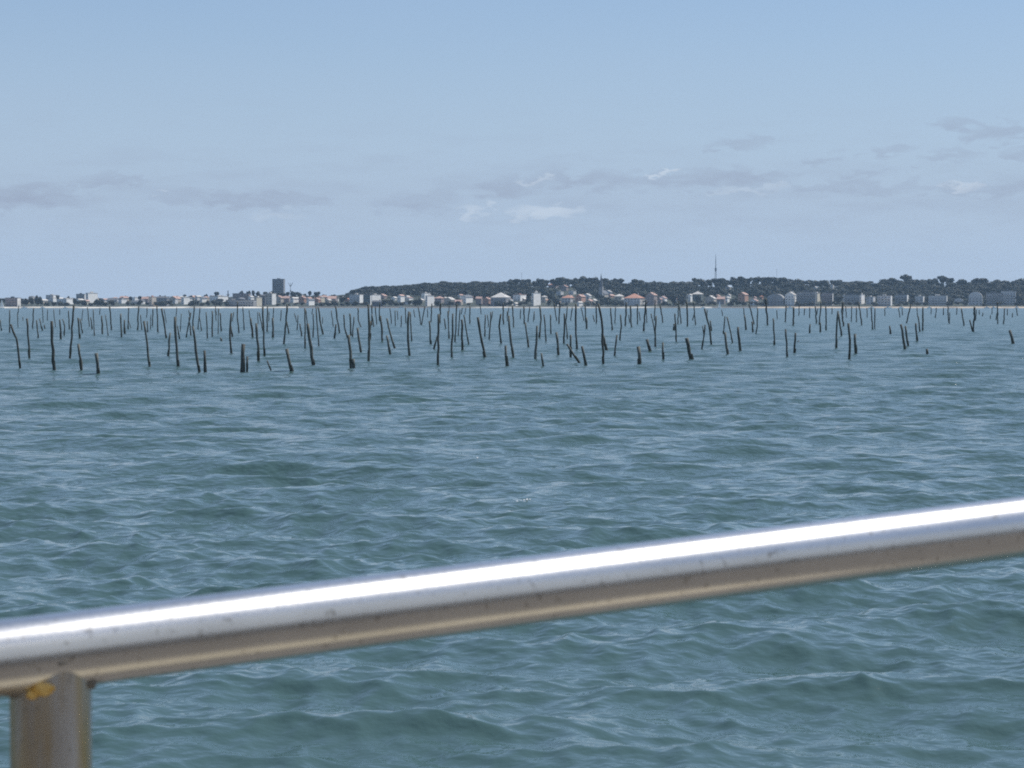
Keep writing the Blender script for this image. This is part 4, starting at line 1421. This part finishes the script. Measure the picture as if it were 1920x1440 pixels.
# weld bead along the saddle curve where post and rail meet
tdir = (rail_at(.08) - rail_at(.02)).normalized()
r2 = random.Random(5)
loop = []
for i in range(64):
    a = 2 * math.pi * i / 64
    x, y_ = pt.x + PR * math.cos(a), pt.y + PR * math.sin(a)
    # lowest z where the vertical line at (x, y) meets the rail cylinder
    zz = None
    for q in range(200):
        z = pt.z - .05 + q * .0005
        p = Vector((x, y_, z))
        ax = pt + tdir * (p - pt).dot(tdir)
        if (p - ax).length < RR:
            zz = z
            break
    if zz is None:
        s = Vector((x, y_, pt.z)) - pt
        zz = pt.z - .004
        zz = pt.z - .004
    zz = min(zz, pt.z - .003)
    loop.append(Vector((x, y_, zz)))
loop.append(loop[0].copy())
br = [.0021 * r2.uniform(.65, 1.35) for _ in loop]
br[-1] = br[0]
v, f = tube(loop, br, 8, cap=False)
mesh_obj('weld_bead', v, f, 'weld', railing, smooth=True)


def blob(name, centre, size, mat, seed):
    bm = bmesh.new()
    bmesh.ops.create_icosphere(bm, subdivisions=3, radius=1)
    rr3 = random.Random(seed)
    offs = [Vector((rr3.uniform(-3, 3), rr3.uniform(-3, 3), rr3.uniform(-3, 3))) for _ in range(4)]
    for vv in bm.verts:
        d = 1 + sum(.05 * math.sin(vv.co.dot(o_) * 1.6 + i) for i, o_ in enumerate(offs))
        vv.co = Vector((vv.co.x * size[0] * d, vv.co.y * size[1] * d, vv.co.z * size[2] * d)) + Vector(centre)
    me = bpy.data.meshes.new(name)
    bm.to_mesh(me)
    bm.free()
    me.materials.append(M[mat])
    for pl in me.polygons:
        pl.use_smooth = True
    o = bpy.data.objects.new(name, me)
    col.objects.link(o)
    o.parent = railing
    return o


def on_post(px, py, lift=.001):
    # point on the near side of the post seen at this picture place
    d = ray(px, py)
    o_ = Vector((0, 0, EYE))
    a = d.x ** 2 + d.y ** 2
    b_ = 2 * ((o_.x - pt.x) * d.x + (o_.y - pt.y) * d.y)
    c = (o_.x - pt.x) ** 2 + (o_.y - pt.y) ** 2 - (PR + lift) ** 2
    disc = b_ * b_ - 4 * a * c
    if disc < 0:
        t = -b_ / (2 * a)
    else:
        t = (-b_ - math.sqrt(disc)) / (2 * a)
    return o_ + d * t


sp = blob('corrosion_spot', on_post(80, 1292, -.001), (.0085, .003, .0050), 'amber', 3)
sp['label'] = 'amber corroded patch on the weld'
sp = blob('corrosion_spot', on_post(62, 1303, -.001), (.0050, .003, .0035), 'amber', 8)
sp['label'] = 'small amber corroded drip on the weld'
blob('weld_spatter', on_post(171, 1281, .001), (.0038, .0030, .0040), 'weld', 6)
# small dent of dried salt on the rail
tag(railing, 'shiny stainless steel handrail on a stained welded post in the foreground', 'railing')

# the unseen rest of the boat: shade and sun painted into its deck
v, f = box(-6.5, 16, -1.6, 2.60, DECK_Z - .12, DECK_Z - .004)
dk = mesh_obj('boat_deck', v, f, 'deck_in_shade')  # coloured as deck in shade, for the rail's dark bands
tag(dk, kind='structure')
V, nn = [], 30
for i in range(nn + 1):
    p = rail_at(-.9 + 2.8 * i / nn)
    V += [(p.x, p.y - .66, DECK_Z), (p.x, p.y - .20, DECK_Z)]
sd = mesh_obj('sunlit_deck_strip', V, [(2 * i, 2 * i + 2, 2 * i + 3, 2 * i + 1) for i in range(nn)], 'deck')  # beige strip painted in as sunlit deck, mirrored in the rail
tag(sd, kind='structure')
v = [(-6.5, 2.62, DECK_Z - .02), (16, 2.62, DECK_Z - .02), (16, 2.3, -.4), (-6.5, 2.3, -.4), (-6.5, -1.6, DECK_Z - .02), (16, -1.6, DECK_Z - .02), (16, -1.6, -.4), (-6.5, -1.6, -.4)]
hl = mesh_obj('boat_hull', v, [(0, 3, 2, 1), (4, 5, 6, 7), (0, 4, 7, 3), (1, 2, 6, 5), (3, 7, 6, 2)], 'hull')
tag(hl, kind='structure')
v, f = box(-6.0, 15.0, -1.55, -1.0, DECK_Z, DECK_Z + 1.35)
cb = mesh_obj('cabin_reflection_wall', v, f, 'cabin')  # unseen dark wall, added for the dark band reflected in the rail
tag(cb, kind='structure')
v, f = box(-6.0, 15.0, -1.56, -.97, DECK_Z + 1.353, DECK_Z + 5.2)
cb = mesh_obj('cabin_reflection_wall', v, f, 'hull')  # unseen white upper wall, added and sized to lighten the rail's reflection
tag(cb, kind='structure')

# ------------------------------------------------------------------ sea haze
v, f = box(-4300, 4300, -650, 3560, -2.0, 82.0)
hz = mesh_obj('haze', v, f, None)
hm = bpy.data.materials.new('sea_haze')
hm.use_nodes = True
hm.node_tree.nodes.clear()
pv = hm.node_tree.nodes.new('ShaderNodeVolumePrincipled')
pv.inputs['Color'].default_value = (.50, .74, 1.0, 1)
pv.inputs['Density'].default_value = .00006
pv.inputs['Anisotropy'].default_value = .2
ho = hm.node_tree.nodes.new('ShaderNodeOutputMaterial')
hm.node_tree.links.new(pv.outputs[0], ho.inputs['Volume'])
hz.data.materials.append(hm)
tag(hz, kind='stuff')
